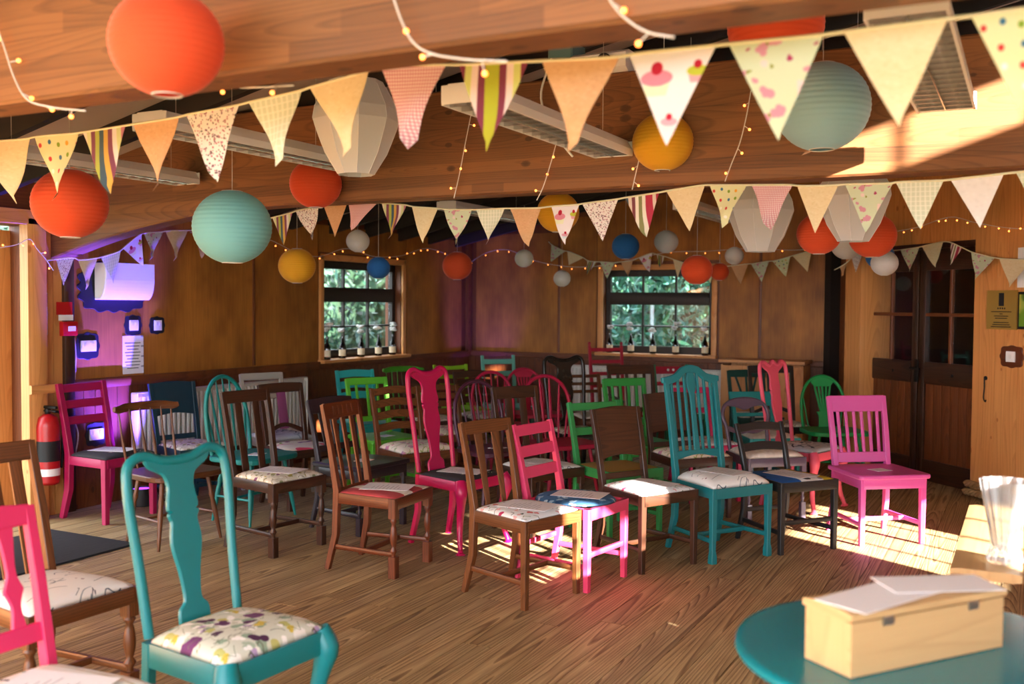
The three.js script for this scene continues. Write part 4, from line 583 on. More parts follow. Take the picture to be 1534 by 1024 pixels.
function flagGeo(a, b, tip, seed) {     // a pennant between two points on the cord and its hanging tip, slightly waved, 1.5 mm thick
  const r = rng(seed), n = V(0, 0, 0).crossVectors(V(0, 0, 0).subVectors(b, a), V(0, 0, 0).subVectors(tip, a)).normalize(), N = 8, pos = [], uv = [], idx = [], wv = (r() - .5) * .07, ph = r() * 6;
  for (const side of [-1, 1]) for (let j = 0; j <= N; j++) for (let i = 0; i <= j; i++) {
    const t = 1 - j / N, e = j ? i / j : 0.5, w = (j / N), p = tip.clone().lerp(a.clone().lerp(b, e), w); const k = Math.sin(t * 4 + e * 3 + ph) * wv * t + side * .0008; p.addScaledVector(n, k); pos.push(p.x, p.y, p.z); uv.push(.5 + (e - .5) * w, 1 - t);
  }
  const per = (N + 1) * (N + 2) / 2, at = (j, i) => j * (j + 1) / 2 + i;
  for (let s = 0; s < 2; s++) for (let j = 0; j < N; j++) for (let i = 0; i <= j; i++) { const o = s * per, q = (x, y, z) => (s ? idx.push(o + x, o + y, o + z) : idx.push(o + x, o + z, o + y)); q(at(j, i), at(j + 1, i), at(j + 1, i + 1)); if (i < j) q(at(j, i), at(j + 1, i + 1), at(j, i + 1)); }
  const g = new THREE.BufferGeometry(); g.setAttribute('position', new THREE.Float32BufferAttribute(pos, 3)); g.setAttribute('uv', new THREE.Float32BufferAttribute(uv, 2)); g.setIndex(idx); g.computeVertexNormals(); return clean(g);
}
// flags: [left px, left py, right px, right py, tip px, tip py, cloth]; place(px, py) turns a pixel into a point on the plane the bunting hangs in
function bunting(label, flags, place, ends = []) {
  const g = thing('bunting', label, 'bunting'); const cord = [];
  if (ends[0]) cord.push(place(...ends[0]).toArray());
  flags.forEach(([ax, ay, bx, by, tx, ty, kind], i) => { const a = place(ax, ay), b = place(bx, by); cord.push(a.toArray(), b.toArray()); mk('pennant', flagGeo(a, b, place(tx, ty), i * 13 + ax), FM[kind], g); });
  if (ends[1]) cord.push(place(...ends[1]).toArray());
  mk('tape', tube(cord, .005, 5, cord.length * 4), mat({ color: '#d8d2ae', roughness: .9 }), g); return g;
}
const lerpZ = (x0, z0, x1, z1) => (px, py) => atZ(px, py, mix(z0, z1, (px - x0) / (x1 - x0)));
const onDepth = (x0, d0, x1, d1) => (px, py) => { const d = 1 / mix(1 / d0, 1 / d1, (px - x0) / (x1 - x0)); return atDepth(px, py, d); };
bunting('long string of patterned pennants along the near beam', [[-32, 213, 45, 207, 20, 305, 'cream'], [52, 205, 118, 199, 87, 302, 'dots'], [124, 198, 188, 188, 161, 290, 'stripe'], [200, 186, 268, 175, 238, 288, 'peach'], [279, 172, 358, 157, 322, 272, 'ditsy'], [373, 153, 452, 135, 420, 251, 'mint'], [464, 131, 552, 106, 523, 237, 'cream'], [571, 101, 668, 97, 612, 224, 'gingham'], [688, 97, 792, 92, 730, 228, 'lime'], [812, 91, 928, 85, 858, 231, 'peach'], [943, 82, 1073, 68, 998, 218, 'cupcake'], [1092, 66, 1234, 52, 1165, 210, 'rose'], [1264, 48, 1420, 28, 1345, 188, 'cream'], [1455, 24, 1600, 4, 1530, 170, 'dots']], onDepth(0, 4.6, 1420, 2.05), [[-60, 215], [1640, 0]]);
bunting('string of patterned pennants below the knotted beam', [[408, 326, 438, 318, 425, 367, 'stripe'], [443, 316, 477, 309, 468, 360, 'ditsy'], [485, 308, 520, 304, 502, 355, 'peach'], [522, 303, 566, 303, 527, 345, 'gingham'], [572, 304, 609, 307, 586, 358, 'stripe'], [617, 309, 656, 312, 632, 364, 'cream'], [665, 313, 707, 314, 683, 367, 'rose'], [714, 314, 756, 312, 731, 367, 'mint'], [764, 312, 811, 311, 789, 369, 'peach'], [826, 309, 868, 306, 844, 366, 'cupcake'], [872, 305, 926, 298, 903, 361, 'ditsy'], [936, 296, 988, 288, 966, 355, 'rosestripe'], [998, 286, 1056, 277, 1033, 346, 'cream'], [1063, 277, 1119, 277, 1085, 342, 'dots'], [1126, 277, 1188, 277, 1151, 344, 'gingham'], [1194, 278, 1256, 277, 1221, 349, 'cream'], [1266, 276, 1338, 274, 1297, 348, 'rose'], [1342, 273, 1414, 270, 1378, 343, 'mint'], [1424, 269, 1504, 260, 1468, 341, 'white'], [1522, 258, 1600, 252, 1560, 330, 'mint']], lerpZ(408, -5.15, 1534, -4.3), [[380, 335], [1640, 250]]);
bunting('short string of faded pennants along the side wall', [[84, 388, 111, 386, 95, 428, 'ditsy'], [117, 389, 146, 386, 131, 434, 'cream'], [151, 385, 181, 375, 170, 424, 'mint'], [184, 372, 212, 350, 214, 398, 'cupcake'], [216, 349, 244, 347, 228, 390, 'rose'], [248, 346, 281, 345, 264, 391, 'cream'], [287, 345, 316, 345, 303, 387, 'gingham']], (px, py) => atX(px, py, XL + .16), [[70, 390], [345, 343]]);
bunting('string of faded pennants across the end wall', [[826, 366, 847, 376, 825, 392, 'rose'], [850, 376, 874, 386, 852, 397, 'cream'], [880, 390, 894, 392, 879, 412, 'stripe'], [899, 392, 921, 393, 909, 417, 'rose'], [930, 392, 948, 390, 941, 415, 'peach'], [957, 386, 977, 379, 972, 407, 'cupcake'], [984, 381, 996, 384, 988, 402, 'stripe'], [1008, 388, 1023, 393, 1015, 415, 'cream'], [1050, 398, 1072, 400, 1064, 424, 'dots'], [1095, 398, 1121, 395, 1109, 425, 'peach'], [1125, 395, 1152, 391, 1141, 422, 'rose'], [1157, 391, 1184, 384, 1177, 414, 'dots'], [1187, 383, 1216, 375, 1210, 407, 'cream']], (px, py) => atZ(px, py, ZF + .14), [[822, 362], [1232, 372]]);
const onSplay = (n) => (px, py) => { const r = ray(px, py), nn = V(-.7071, 0, .7071), o = onS(0, 0, n), k = (o.dot(nn)) / (r.x * nn.x + r.z * nn.z); return V(r.x * k, EYE + r.y * k, r.z * k); };
bunting('string of faded pennants over the dark double doors', [[1258, 400, 1270, 392, 1262, 414, 'peach'], [1276, 386, 1292, 380, 1282, 408, 'ditsy'], [1349, 374, 1377, 370, 1363, 408, 'rose'], [1381, 369, 1413, 362, 1400, 400, 'cream'], [1424, 363, 1442, 371, 1424, 397, 'rosestripe'], [1455, 377, 1490, 386, 1461, 419, 'rose'], [1497, 387, 1545, 389, 1513, 430, 'cream']], onSplay(.22), [[1250, 404], [1580, 388]]);

// ---------------------------------------------------------------- fairy lights: wire and bulbs
const bulbGeo = clean(new THREE.SphereGeometry(.0065, 8, 6)), capGeo = clean(new THREE.CylinderGeometry(.0045, .0045, .018, 6).translate(0, -.012, 0));
function fairy(label, pts, step, seed, wire = .0028) {
  const g = thing('fairy_lights', label, 'fairy lights', [0, 0, 0], 0, 'strings of warm fairy lights'), r = rng(seed), c = new THREE.CatmullRomCurve3(pts, false, 'centripetal'), L = c.getLength(), n = Math.max(2, Math.round(L / step));
  mk('wire', clean(new THREE.TubeGeometry(c, Math.min(200, pts.length * 8), wire, 5)), M.wire, g);
  for (let i = 0; i < n; i++) { const p = c.getPointAt((i + .5) / n), d = V(r() - .5, r() * .6 - .5, r() - .5).normalize().multiplyScalar(.03); const b = mk('bulb', bulbGeo, M.bulb, g); b.position.copy(p).add(d); mk('stalk', tube([p.toArray(), p.clone().addScaledVector(d, .8).toArray()], .002, 4, 2, false), M.wire, g); }
  return g;
}
const P = (f, list) => list.map(([x, y]) => f(x, y));
fairy('fairy light loop hanging on the near beam by the orange lantern', P((x, y) => atZ(x, y, -1.94), [[-12, 20], [6, 70], [22, 118], [40, 148], [75, 160], [128, 166]]), .12, 1, .0026);
fairy('fairy light strand along the foot of the near beam', P((x, y) => atZ(x, y, -2.2), [[300, 122], [345, 130], [380, 131], [440, 128]]), .12, 2, .0026);
fairy('fairy light loop hanging on the middle of the near beam', P((x, y) => atZ(x, y, -1.94), [[588, -8], [602, 32], [618, 62], [640, 78], [690, 88], [760, 92]]), .13, 3, .0026);
fairy('fairy light loop high on the near beam over the cupcake pennant', P((x, y) => atZ(x, y, -1.94), [[900, -30], [918, 6], [940, 30], [970, 48], [1010, 56]]), .13, 4, .0026);
fairy('fairy light drop beside the faceted lantern', P((x, y) => atZ(x, y, -4.69), [[706, 170], [697, 215], [688, 262], [680, 297]]), .11, 5);
fairy('fairy light drop beneath the strip light', P((x, y) => atZ(x, y, -4.69), [[834, 212], [824, 248], [812, 284], [804, 300]]), .11, 6);
fairy('fairy light drop by the golden yellow lantern', P((x, y) => atZ(x, y, -4.69), [[958, 236], [952, 262], [947, 284]]), .1, 7);
fairy('fairy light drop by the sky blue lantern', P((x, y) => atZ(x, y, -4.69), [[1125, 136], [1118, 175], [1108, 215], [1096, 245], [1086, 272]]), .11, 8);
fairy('fairy light strand along the far side of the knotted beam', P((x, y) => atZ(x, y, -5.3), [[165, 318], [215, 322], [262, 316], [300, 322], [345, 310], [410, 296]]), .1, 9);
fairy('fairy light strand beside the side doorway', P((x, y) => atX(x, y, XL + .12), [[0, 371], [25, 366], [45, 358], [55, 372], [70, 390], [80, 405]]), .1, 10);
fairy('fairy light strand along the side wall top', P((x, y) => atX(x, y, XL + .1), [[285, 348], [340, 356], [400, 358], [440, 376], [476, 384], [520, 372], [560, 384], [600, 383], [640, 372], [690, 390]]), .16, 11);
fairy('fairy light strand across the end wall', P((x, y) => atZ(x, y, ZF + .1), [[700, 396], [730, 378], [760, 374], [800, 390], [850, 399], [900, 398], [940, 390], [1000, 378], [1060, 376], [1120, 372], [1200, 374], [1240, 366]]), .17, 12);
fairy('fairy light strand over the dark double doors', P(onSplay(.2), [[1345, 346], [1375, 340], [1425, 325], [1460, 333], [1500, 340], [1545, 344]]), .13, 13);

// ---------------------------------------------------------------- strip lights (switched off), louvred
function strip(x, z0, z1, y, label, w = .16) {
  const L = Math.abs(z1 - z0), g = thing('strip_light', label, 'strip light', [x, y, (z0 + z1) / 2], 0, 'unlit louvred strip lights hung from the roof');
  mk('body', extrude(poly([[-w / 2, 0], [-w / 2, .03], [-w * .36, .075], [w * .36, .075], [w / 2, .03], [w / 2, 0], [w / 2 - .008, 0], [w / 2 - .008, .026], [w * .34, .068], [-w * .34, .068], [-w / 2 + .008, .026], [-w / 2 + .008, 0]]), L, .001), M.white, g);
  for (const s of [-1, 1]) mk('end_cap', box(w, .07, .006, 0, .036, s * L / 2), M.white, g);
  for (const s of [-1, 1]) mk('tube', sweep([[s * w * .2, .034, -L / 2 + .02], [s * w * .2, .034, L / 2 - .02]], [.026, .026], { round: 10, ref: [0, 1, 0] }), M.white, g);
  mk('louvre_spine', box(.006, .03, L - .02, 0, .012, 0), M.chrome, g);
  for (let i = 0, n = Math.round(L / .085); i < n; i++) mk('louvre_blade', plain(w - .02, .026, .004, 0, .012, -L / 2 + (i + .5) * L / n), M.chrome, g);
  for (const s of [-1, 1]) mk('suspension_wire', tube([[0, .07, s * L * .4], [0, .3, s * L * .4], [0, Math.max(.2, roofAt(x) + .04 - y), s * L * .4]], .0014, 4, 4), M.thread, g);
}
strip(-1.86, -3.2, -4.68, 2.24, 'strip light ending beside the golden yellow lantern', .2);
strip(-3.36, -3.1, -4.6, 2.24, 'strip light ending behind the white faceted lantern', .2);
strip(-4.72, -3.3, -4.66, 2.24, 'strip light above the deep orange lantern on the doorway side', .2);
strip(-.32, -2.95, -4.45, 2.3, 'strip light over the sunlit end of the knotted beam', .22);
strip(-1.9, -5.9, -7.4, 2.4, 'strip light beyond the knotted beam near the faceted lantern', .2); strip(-3.3, -5.8, -7.3, 2.42, 'strip light beyond the knotted beam over the chairs', .2); strip(-4.6, -7.6, -9.1, 2.34, 'strip light near the purple lit corner', .2); strip(-2.55, -8.0, -9.5, 2.3, 'strip light above the end window', .2);
{ // projector on the knotted beam
  const p = atZ(868, 92, -4.6), g = thing('projector', 'white projector with grey green label box on the beam', 'projector', [p.x, 2.67, -4.8]);
  mk('body', box(.3, .11, .22, .06, .055, 0, .02), M.plastic, g); mk('label_box', box(.14, .18, .18, -.16, .09, 0, .008), mat({ color: '#5f7f7a', roughness: .7 }), g); mk('lens', lathe([[0, 0], [.035, 0], [.035, .03], [.028, .032], [0, .02]], 16).rotateX(Math.PI / 2).translate(.1, .055, .1), M.dark, g);
  mk('cable', tube([[-.2, .1, .1], [-.24, -.1, .14], [-.15, -.3, .16], [-.05, -.42, .16]], .006, 6, 16), M.plastic, g);
}
// ---------------------------------------------------------------- things on the walls
const onL = (px, py) => atX(px, py, XL + .02);
function scallop(w, h, n = 10, d = .012) { const pts = []; for (let i = 0; i < 120; i++) { const a = i / 120 * 2 * Math.PI, q = 1 + .05 * Math.cos(a * n), e = Math.pow(Math.pow(Math.abs(Math.cos(a)), 3.2) + Math.pow(Math.abs(Math.sin(a)), 3.2), -1 / 3.2); pts.push([Math.cos(a) * e * w / 2 * q, Math.sin(a) * e * h / 2 * q]); } return extrude(poly(pts), d, .003); }
function wallThing(name, label, cat, px, py, off = .014) { const p = atX(px, py, XL + off); return thing(name, label, cat, [p.x, p.y, p.z], Math.PI / 2); }
{
  let g = wallThing('scalloped_board', 'large dark scalloped board behind the white wall unit', 'board', 170, 430); mk('board', scallop(.62, .36, 16, .014), M.board, g);
  g = wallThing('wall_unit', 'white curved wall unit with a small printed label', 'wall unit', 180, 420, .03); const s = new THREE.Shape(); s.moveTo(0, -.14); s.lineTo(.05, -.14); s.quadraticCurveTo(.1, -.12, .11, .0); s.lineTo(.11, .12); s.lineTo(0, .12); s.closePath(); mk('casing', extrude(s, .46, .006).rotateY(-Math.PI / 2), M.plastic, g); mk('label_sheet', plain(.14, .04, .002, .12, .085, .113), mat({ color: '#bfc2c8', roughness: .8 }), g);
  for (const [px, py, w, h, lab, sock] of [[131, 518, .2, .19, 'dark scalloped surround with a white double socket', [.13, .08]], [199, 487, .16, .15, 'dark scalloped surround with a lilac lit switch', [.08, .08]], [235, 487, .15, .13, 'dark scalloped surround with a square white switch, right of its twin', [.075, .08]], [143, 650, .17, .17, 'dark scalloped surround with a plugged socket behind the magenta chair', [.12, .08]]]) { g = wallThing('socket_board', lab, 'socket', px, py); mk('surround', scallop(w, h, 8), M.board, g); mk('plate', box(sock[0], sock[1], .012, 0, 0, .012), M.plastic, g); for (const k of [-1, 1]) mk('rocker', box(.02, .025, .006, k * sock[0] * .25, .012, .019), M.white, g); }
  g = wallThing('notice', 'printed white notice sheet pinned to the plywood', 'notice', 199, 531); mk('sheet', plain(.2, .29, .002, 0, 0, .004), mat({ map: C.sheet, roughness: .85 }), g); for (let i = 0; i < 9; i++) mk('text_line', plain(.15 - (i % 3) * .02, .006, .001, -.005, .09 - i * .024, .0055), mat({ color: '#4a4a50', roughness: .8 }), g);
  g = wallThing('fire_sign', 'red, white and green fire action sign on the pine wall', 'sign', 62, 470, .03); mk('plate', plain(.09, .29, .003, 0, 0, .004), M.white, g); mk('red_block', plain(.085, .09, .002, 0, .095, .006), M.red, g); mk('green_block', plain(.04, .07, .002, -.02, .0, .006), mat({ color: '#1d7a4a' }), g); mk('red_block', plain(.05, .1, .002, .015, -.09, .006), M.red, g);
  g = wallThing('fire_alarm_sign', 'small red fire sign above the call point', 'sign', 96, 466, .06); mk('plate', plain(.13, .09, .003, 0, .02, .0026), M.red, g); mk('caption', plain(.12, .04, .003, .01, -.045, .006), M.white, g);
  g = wallThing('call_point', 'red fire alarm call point with white centre on the dark post', 'call point', 100, 492, .06); mk('box', box(.12, .1, .04, 0, 0, .02), M.red, g); mk('glass', plain(.06, .035, .003, .01, 0, .042), M.white, g);
  g = wallThing('fire_extinguisher', 'red fire extinguisher with black band hanging by the doorway', 'fire extinguisher', 72, 668, .12); mk('cylinder', lathe([[0, -.26], [.07, -.26], [.075, -.24], [.075, .14], [.06, .2], [.025, .225], [0, .225]], 24), M.red, g); mk('label_band', lathe([[.0765, -.1], [.0765, .04]], 24), M.dark, g); mk('label_panel', lathe([[.0768, -.2], [.0768, -.15]], 24), M.white, g); mk('valve', merge([lathe([[0, .22], [.02, .22], [.02, .26], [0, .27]], 12), box(.02, .02, .12, 0, .27, .03), box(.02, .015, .12, 0, .245, .03)]), M.iron, g); mk('hose', tube([[.02, .24, 0], [.09, .22, .02], [.1, 0, .02], [.09, -.16, .02]], .009, 6, 16), M.dark, g);
  tag(mk('power_cable', tube([onL(109, 496), onL(113, 520), onL(112, 570), onL(108, 620), onL(117, 650), onL(110, 692)].map((p) => p.toArray()), .005, 6, 40), M.plastic), 'white cable hanging down the side wall from the call point', 'cable');
}
{ // brass plaque, switch on a wooden board, hook, picture, ropes: on the splayed pine wall
  const pl = (name, label, cat, px, py, n = .128) => { const q = onSplay(n)(px, py); const g = thing(name, label, cat, [q.x, q.y, q.z], -Math.PI / 4); return g; };
  let g = pl('plaque', 'brass award plaque with engraved lines on the pine wall', 'plaque', 1502, 464); mk('plate', box(.3, .3, .014, 0, 0, .006, .005), M.brass, g);
  mk('emblem', merge([plain(.05, .1, .002, 0, .08, .0145), plain(.034, .02, .003, 0, .1, .0152)]), M.board, g); for (let i = 0; i < 4; i++) mk('star', lathe([[0, 0], [.008, 0], [0, .002]], 5).rotateX(Math.PI / 2).translate((i - 1.5) * .022, .012, .0135), M.board, g);
  [.2, .03, .14, .12, .0, .15, .17, .2].forEach((w, i) => w && mk('engraved_line', plain(w, .006, .0015, 0, -.014 - i * .0165, .0138), M.board, g));
  g = pl('switch_board', 'shaped dark wooden board with a white light switch', 'switch', 1516, 534); mk('board', scallop(.22, .16, 8, .016), M.mahogany, g); mk('switch_plate', box(.085, .08, .01, 0, 0, .014), M.plastic, g); mk('rocker', box(.02, .03, .006, 0, 0, .021), M.white, g);
  g = pl('cabin_hook', 'black iron cabin hook hanging on the pine wall', 'hook', 1477, 566); mk('plate', lathe([[0, 0], [.016, 0], [.016, .008], [0, .01]], 14).rotateX(Math.PI / 2), M.iron, g); mk('hook', tube([[0, -.005, .015], [0, -.08, .014], [-.005, -.16, .014], [.012, -.185, .014], [.02, -.17, .014]], .005, 6, 24), M.iron, g);
  g = pl('picture', 'small black framed picture of foliage at the end of the pine wall', 'picture', 1546, 465); mk('frame', box(.24, .28, .02, 0, 0, .008), M.dark, g); mk('print', plain(.2, .24, .002, 0, 0, .0195), mat({ map: canvas(64, 64, (q, w, h) => { const r = rng(77); fill(q, w, h, '#9fae4a'); blobs(q, w, h, r, 40, ['#6f9a2a', '#c9c04a', '#456a1c', '#e0d88a'], 3, 7); }), roughness: .5 }), g);
  g = pl('notice', 'white paper notice high on the pine wall above the picture', 'notice', 1542, 400); mk('sheet', plain(.22, .3, .002), M.paper, g);
  for (const k of [0, 1]) { const a = onS(.64, .035 + k * .062, .16 - k * .012), b = onS(5, .035 + k * .062, .16 - k * .012), n = 150, list = []; for (const st of [0, 2.09, 4.19]) list.push(tube(Array.from({ length: 90 }, (_, i) => { const t = i / 89, q = a.clone().lerp(a.clone().lerp(b, .28), t), w = st + i * .75; return [q.x + Math.cos(w) * .012 * -.7071, q.y + Math.sin(w) * .014, q.z + Math.cos(w) * .012 * .7071]; }), .017, 6, 180)); tag(mk('rope', merge(list), M.rope), k ? 'upper thick twisted rope along the foot of the pine wall' : 'lower thick twisted rope along the foot of the pine wall', 'rope'); }
}
// ---------------------------------------------------------------- radiators and cupboard
function radiator(label, L, pos, turn) {
  const g = thing('radiator', label, 'radiator', pos, turn), n = Math.round(L / .05); mk('back_panel', plain(L, .52, .012, 0, .26, .03), M.radiator, g);
  for (let i = 0; i < n; i++) mk('flute', box(.034, .48, .022, -L / 2 + (i + .5) * L / n, .26, .05, .008), M.radiator, g);
  mk('top_grille', box(L, .012, .07, 0, .53, .035), M.radiator, g); for (const s of [-1, 1]) mk('side_cover', box(.008, .52, .07, s * L / 2, .265, .035), M.radiator, g);
  mk('valve', lathe([[0, 0], [.014, 0], [.014, .05], [0, .055]], 12).translate(-L / 2 - .03, .04, .035), M.chrome, g);
}
radiator('white panel radiator on the side wall behind the chairs', 2.0, [XL + .06, .28, -6.38], Math.PI / 2);
radiator('white panel radiator under the end window', 1.9, [-3.85, .28, ZF + .06], 0);
{
  const g = thing('cupboard', 'low oak cupboard with two doors against the end wall', 'cupboard', [-2.42, 0, ZF + .235]);
  mk('carcass', merge([plain(.84, .06, .36, 0, .03, 0), plain(.02, .9, .36, -.41, .45, 0), plain(.02, .9, .36, .41, .45, 0), plain(.82, .88, .015, 0, .46, -.16)]), M.pine, g); mk('top', box(.88, .035, .4, 0, .935, .01), M.pine, g);
  for (const s of [-1, 1]) { const d = mk('door', box(.4, .82, .02, s * .203, .48, .18), M.pine, g); mk('handle', tube([[s * .05, .78, .19], [s * .05, .78, .21], [s * .05, .88, .21], [s * .05, .88, .19]], .005, 6, 12), M.chrome, d); }
}
// bottles with white flowers on both sills
const petal = clean(new THREE.SphereGeometry(.021, 8, 6).scale(1, .5, 1));
function bottleVase(p, label, k) {
  const g = thing('bottle_vase', label, 'bottle vase', [p.x, p.y, p.z], 0, 'dark bottles with white flowers on the window sills'), r = rng(k + 50);
  mk('bottle', lathe([[0, 0], [.034, 0], [.036, .01], [.036, .1], [.03, .135], [.014, .165], [.012, .22], [.014, .225], [0, .225]], 16), M.bottle, g); mk('paper_label', lathe([[.0368, .025], [.0368, .09]], 16), M.cream, g);
  for (let i = 0; i < 1 + k % 2; i++) { const y = .29 + i * .05 - (k % 3) * .012, x = (r() - .5) * .04; mk('stem', tube([[0, .21, 0], [x * .5, .25, 0], [x, y, 0]], .003, 5, 6), mat({ color: '#3f6a34' }), g); const list = []; for (let q = 0; q < 12; q++) list.push(petal.clone().translate(x + (r() - .5) * .05, y + (r() - .5) * .03, (r() - .5) * .05)); mk('flower', merge(list), M.white, g); }
}
const sillWords = ['nearest the room corner', 'second along the sill', 'at the middle of the sill', 'fourth along the sill', 'at the far end of the sill'];
[913, 945, 978, 1012, 1056].forEach((px, i) => bottleVase(atZ(px, 520, ZF + .03).setY(FW.y0 + .006), 'dark flower bottle on the end window sill, ' + sillWords[i], i));
[490, 513, 541, 567, 588].forEach((px, i) => bottleVase(atX(px, 520, XL + .03).setY(LW.y0 + .006), 'dark flower bottle on the side window sill, ' + sillWords[4 - i], i + 3));

// ---------------------------------------------------------------- near tables
{
  const g = thing('round_table', 'round teal painted table with a single turned leg', 'table', [-.18, 0, -2.44]); const m = paint('#0a7c86', .32);
  mk('table_top', lathe([[0, .69], [.42, .69], [.436, .697], [.44, .707], [.436, .717], [.42, .72], [0, .72]], 64), m, g); mk('apron', lathe([[.36, .62], [.37, .62], [.37, .69], [.36, .69]], 48), M.mahogany, g); mk('column', lathe([[0, .1], [.05, .1], [.06, .2], [.035, .3], [.05, .45], [.06, .55], [.1, .66], [0, .69]], 20), M.mahogany, g);
  for (let k = 0; k < 3; k++) mk('foot', sweep(spline([[0, .2, 0], [Math.cos(k * 2.09) * .16, .14, Math.sin(k * 2.09) * .16], [Math.cos(k * 2.09) * .34, .0, Math.sin(k * 2.09) * .34]], 10), [.05, .05], { c: .3, ref: [.01, 1, .02] }), M.mahogany, g);
  const a = atH(1277, 1016, .722), b = atH(1203, 985, .722), c2 = atH(1504, 968, .722), ex = V(0, 0, 0).subVectors(c2, a), Lx = ex.length(), turn = Math.atan2(-ex.z, ex.x), mid = a.clone().add(c2).multiplyScalar(.5).add(V(0, 0, 0).subVectors(b, a).multiplyScalar(.5));
  const W = a.distanceTo(b) * .98, bx = thing('wooden_box', 'light wooden box with metal clasps on the round teal table', 'box', [mid.x, .722, mid.z], turn); const om = woodMat(T.birch, { roughness: .55 });
  mk('body', merge([plain(Lx, .115, .012, 0, .058, W / 2 - .006), plain(Lx, .115, .012, 0, .058, -W / 2 + .006), plain(.012, .115, W - .024, -Lx / 2 + .006, .058, 0), plain(.012, .115, W - .024, Lx / 2 - .006, .058, 0), plain(Lx - .02, .01, W - .02, 0, .006, 0)]), om, bx);
  mk('lid', box(Lx + .01, .022, W + .01, 0, .128, 0, .004), om, bx); for (const k of [-1, 1]) mk('clasp', box(.03, .022, .004, k * Lx * .28, .112, W / 2 + .003, .002), mat({ color: '#8d8a84', metalness: .8, roughness: .4 }), bx);
  for (const [dx, dz, t, w, d, l] of [[-.08, .0, .18, .3, .13, 'white envelope lying on the wooden box'], [.1, -.005, -.35, .26, .13, 'second white envelope overlapping the first on the wooden box']]) { const e = thing('envelope', l, 'envelope', [mid.x + Math.cos(turn) * dx + Math.sin(turn) * dz, .8615 + (dx > 0 ? .003 : 0), mid.z - Math.sin(turn) * dx + Math.cos(turn) * dz], turn + t); mk('sheet', box(w, .0025, d, 0, .001, 0, .001), M.paper, e); }
}
{
  const g = thing('plank_table', 'wooden plank table with a hessian runner at the edge', 'table', [.25, 0, -3.9]), r = rng(61), pm = woodMat(T.birch, { roughness: .35 });
  for (let i = 0; i < 4; i++) mk('plank', box(.2, .03, 1.12, -.35 + i * .205, .685, 0, .004), pm, g); for (const [x, z] of [[-.4, .5], [.4, .5], [-.4, -.5], [.4, -.5]]) mk('leg', box(.06, .67, .06, x, .335, z), pm, g);
  const h = g; mk('runner', merge([plain(.5, .002, .3, .05, .702, .43), plain(.5, .18, .004, .05, .615, .582)]), mat({ color: '#8a7350', roughness: .95, bumpMap: paintBump, bumpScale: .003 }), h); mk('runner_card', plain(.14, .07, .003, -.05, .63, .587), M.paper, h);
  const p = atH(1505, 842, .702), v = thing('glass_vase', 'clear cut glass vase standing on the plank table', 'vase', [p.x, .702, p.z]), prof = [[0, 0], [.05, 0], [.055, .01], [.04, .05], [.045, .1], [.06, .18], [.075, .26], [.07, .26], [.055, .18], [.038, .1], [.03, .05], [0, .03]];
  const q = lathe(prof, 28), pp = q.attributes.position; for (let i = 0; i < pp.count; i++) { const a = Math.atan2(pp.getZ(i), pp.getX(i)), k = 1 + .06 * Math.cos(a * 14) * Math.min(1, pp.getY(i) * 20); pp.setX(i, pp.getX(i) * k); pp.setZ(i, pp.getZ(i) * k); } q.computeVertexNormals();
  mk('vase', q, new THREE.MeshPhysicalMaterial({ color: '#f2f4f4', transmission: .9, roughness: .08, thickness: .02, ior: 1.5 }), v);
  tag(mk('door_mat', plain(.8, .012, 1.0, -.05, .006, 0), mat({ color: '#16161a', roughness: .95, bumpMap: paintBump, bumpScale: .002 })), 'dark door mat on the floor by the side doorway', 'door mat').position.copy(atH(40, 832, 0));
  const j = thing('storage_jar', 'clear glass jar standing under the magenta chair', 'jar', [-5.8, 0, -5.5]); mk('jar', lathe([[0, 0], [.06, 0], [.065, .02], [.065, .16], [.05, .19], [.05, .2], [.044, .2], [.044, .185], [.058, .155], [.058, .02], [0, .012]], 20), new THREE.MeshPhysicalMaterial({ color: '#eef2f0', transmission: .9, roughness: .05, thickness: .01 }), j); mk('lid', lathe([[0, .2], [.052, .2], [.052, .22], [0, .225]], 20), M.chrome, j);
}
// ---------------------------------------------------------------- purple uplighters
function uplighter(label, pos, aim, power) {
  const g = thing('uplighter', label, 'stage lamp', pos); mk('can', lathe([[.075, 0], [.08, .01], [.08, .13], [.074, .13], [.074, .015], [0, .012]], 24), M.dark, g); mk('lens', lathe([[0, .118], [.072, .12]], 24), mat({ color: '#2a0a40', emissive: '#a040ff', emissiveIntensity: 3 }), g);
  const l = new THREE.SpotLight(new THREE.Color(.1, .045, 1), power, 6, .5, .8, 2); l.position.set(0, .14, 0); l.target.position.set(...aim.map((a, i) => a - pos[i])); l.castShadow = true; g.add(l, l.target);
}
uplighter('small black stage lamp glowing violet behind the magenta chair', [-5.8, 0, -5.26], [-6.1, 1.25, -5.15], 110);
uplighter('small black stage lamp glowing violet in the room corner', [-5.55, 0, -10.1], [-5.9, 1.9, -10.55], 15);

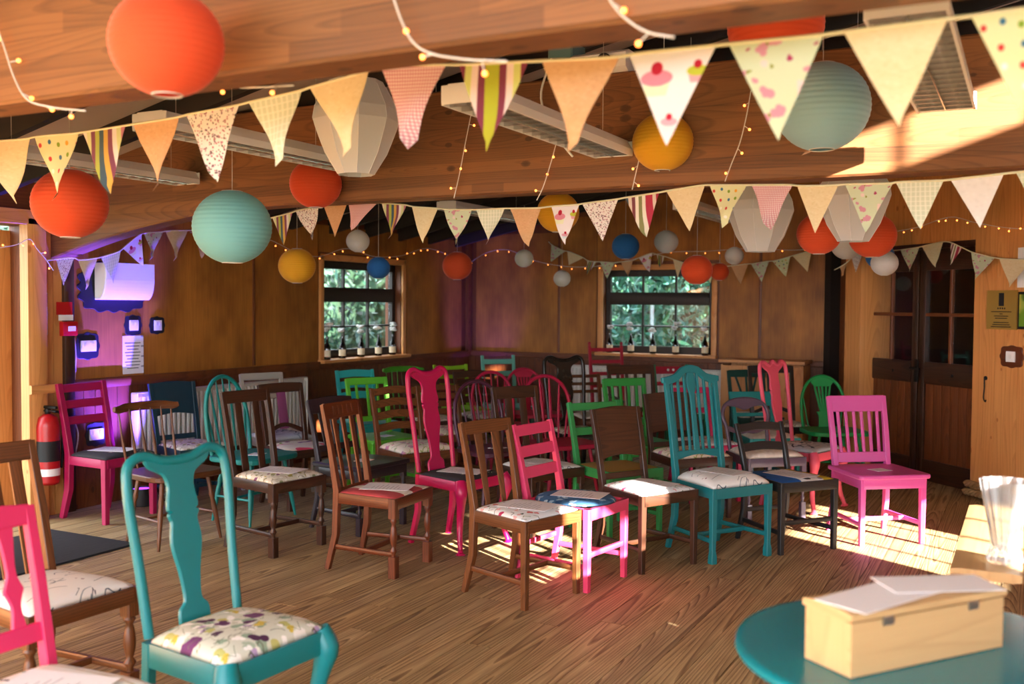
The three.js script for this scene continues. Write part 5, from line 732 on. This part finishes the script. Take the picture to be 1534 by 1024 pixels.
// ---------------------------------------------------------------- outside: lawn, shrubs and trees beyond the windows
structure('ground', plain(60, .1, 60, -4, -.3, -5), mat({ color: '#3f5a2a', roughness: 1 }), 'mown grass outside');
function leafGeo() { const s = new THREE.Shape(); s.moveTo(0, -.5); s.quadraticCurveTo(.34, -.1, 0, .5); s.quadraticCurveTo(-.34, -.1, 0, -.5); const g = new THREE.ShapeGeometry(s, 4); g.translate(0, .5, 0); return g; }
const LG = leafGeo(), leafM = new THREE.MeshPhysicalMaterial({ color: '#ffffff', roughness: .7, transmission: .35, thickness: 0, side: THREE.DoubleSide });
function shrub(name, label, cat, box3, n, size, seed, trunks = 3, l0 = .05, l1 = .15) {
  const r = rng(seed), [x0, x1, y0, y1, z0, z1] = box3, g = thing(name, label, cat, [(x0 + x1) / 2, -.25, (z0 + z1) / 2]), m = new THREE.InstancedMesh(LG, leafM, n), d = new THREE.Object3D(), col = new THREE.Color();
  const cl = Array.from({ length: 40 }, () => [r() - .5, r(), r() - .5]);
  for (let i = 0; i < n; i++) { const c = cl[Math.floor(r() * cl.length)], w = .22; d.position.set((c[0] + (r() - .5) * w * 2) * (x1 - x0) * .9, .25 + y0 + Math.max(0, c[1] + (r() - .5) * w) * (y1 - y0), (c[2] + (r() - .5) * w * 2) * (z1 - z0) * .9); d.rotation.set(r() * 6, r() * 6, r() * 6); d.scale.setScalar(size * (.6 + r() * .8)); d.updateMatrix(); m.setMatrixAt(i, d.matrix); const t = r(); col.setHSL(mix(.36, .47, r()), mix(.5, .75, r()), mix(l0, l1, t)); m.setColorAt(i, col); }
  m.name = 'foliage'; m.userData.kind = 'stuff'; m.castShadow = m.receiveShadow = true; g.add(m);
  for (let k = 0; k < trunks; k++) { const a = [(r() - .5) * (x1 - x0) * .7, 0, (r() - .5) * (z1 - z0) * .5]; mk('branch', tube([a, [a[0] + (r() - .5) * .3, (y1 - y0) * .5, a[2]], [a[0] + (r() - .5) * .9, (y1 - y0) * .95, a[2] + (r() - .5) * .5]], .03, 6, 12), mat({ color: '#4a3a2c', roughness: .9 }), g); }
}
shrub('shrub', 'leafy green shrub outside the end window', 'shrub', [-7.0, -.6, -.2, 3.4, -15.2, -12.8], 7000, .16, 71); shrub('shrub', 'leafy green shrub outside the side window', 'shrub', [-11, -8.2, -.2, 3.4, -14.5, -8.0], 8000, .16, 72, 3, .015, .06); shrub('shrub', 'leafy green shrub outside the side doorway', 'shrub', [-11, -8.6, -.2, 2.6, -7.5, -3], 4000, .16, 73, 3, .015, .06);
shrub('tree', 'tall leafy tree behind the end window shrub', 'tree', [-9, 2, 0, 6, -17.4, -15.4], 9000, .3, 74, 5); shrub('tree', 'tall leafy tree behind the side window shrub', 'tree', [-15, -11.4, 0, 6, -15.6, -6], 9000, .3, 75, 5, .012, .05);
function hedge(label, x, y, z, sx, sy, sz, seed) { const g = new THREE.IcosahedronGeometry(1, 24), p = g.attributes.position; for (let i = 0; i < p.count; i++) { const v = V(p.getX(i), p.getY(i), p.getZ(i)), k = .82 + .3 * fbm(v.x * 4 + 9, v.y * 4 + v.z * 5, seed) + .08 * noise(v.x * 17, v.y * 17 + v.z * 13, seed); p.setXYZ(i, v.x * k * sx, v.y * k * sy, v.z * k * sz); } g.computeVertexNormals(); tag(mk('hedge', g, mat({ color: '#16301c', roughness: 1 })), label, 'hedge').position.set(x, y, z); }
hedge('dense dark hedge beyond the end window', -3, 1, -20, 9, 7, 2.4, 81); hedge('dense dark hedge beyond the side window', -21.5, 1, -21, 8, 8, 6, 82);

renderer.render(scene, camera);
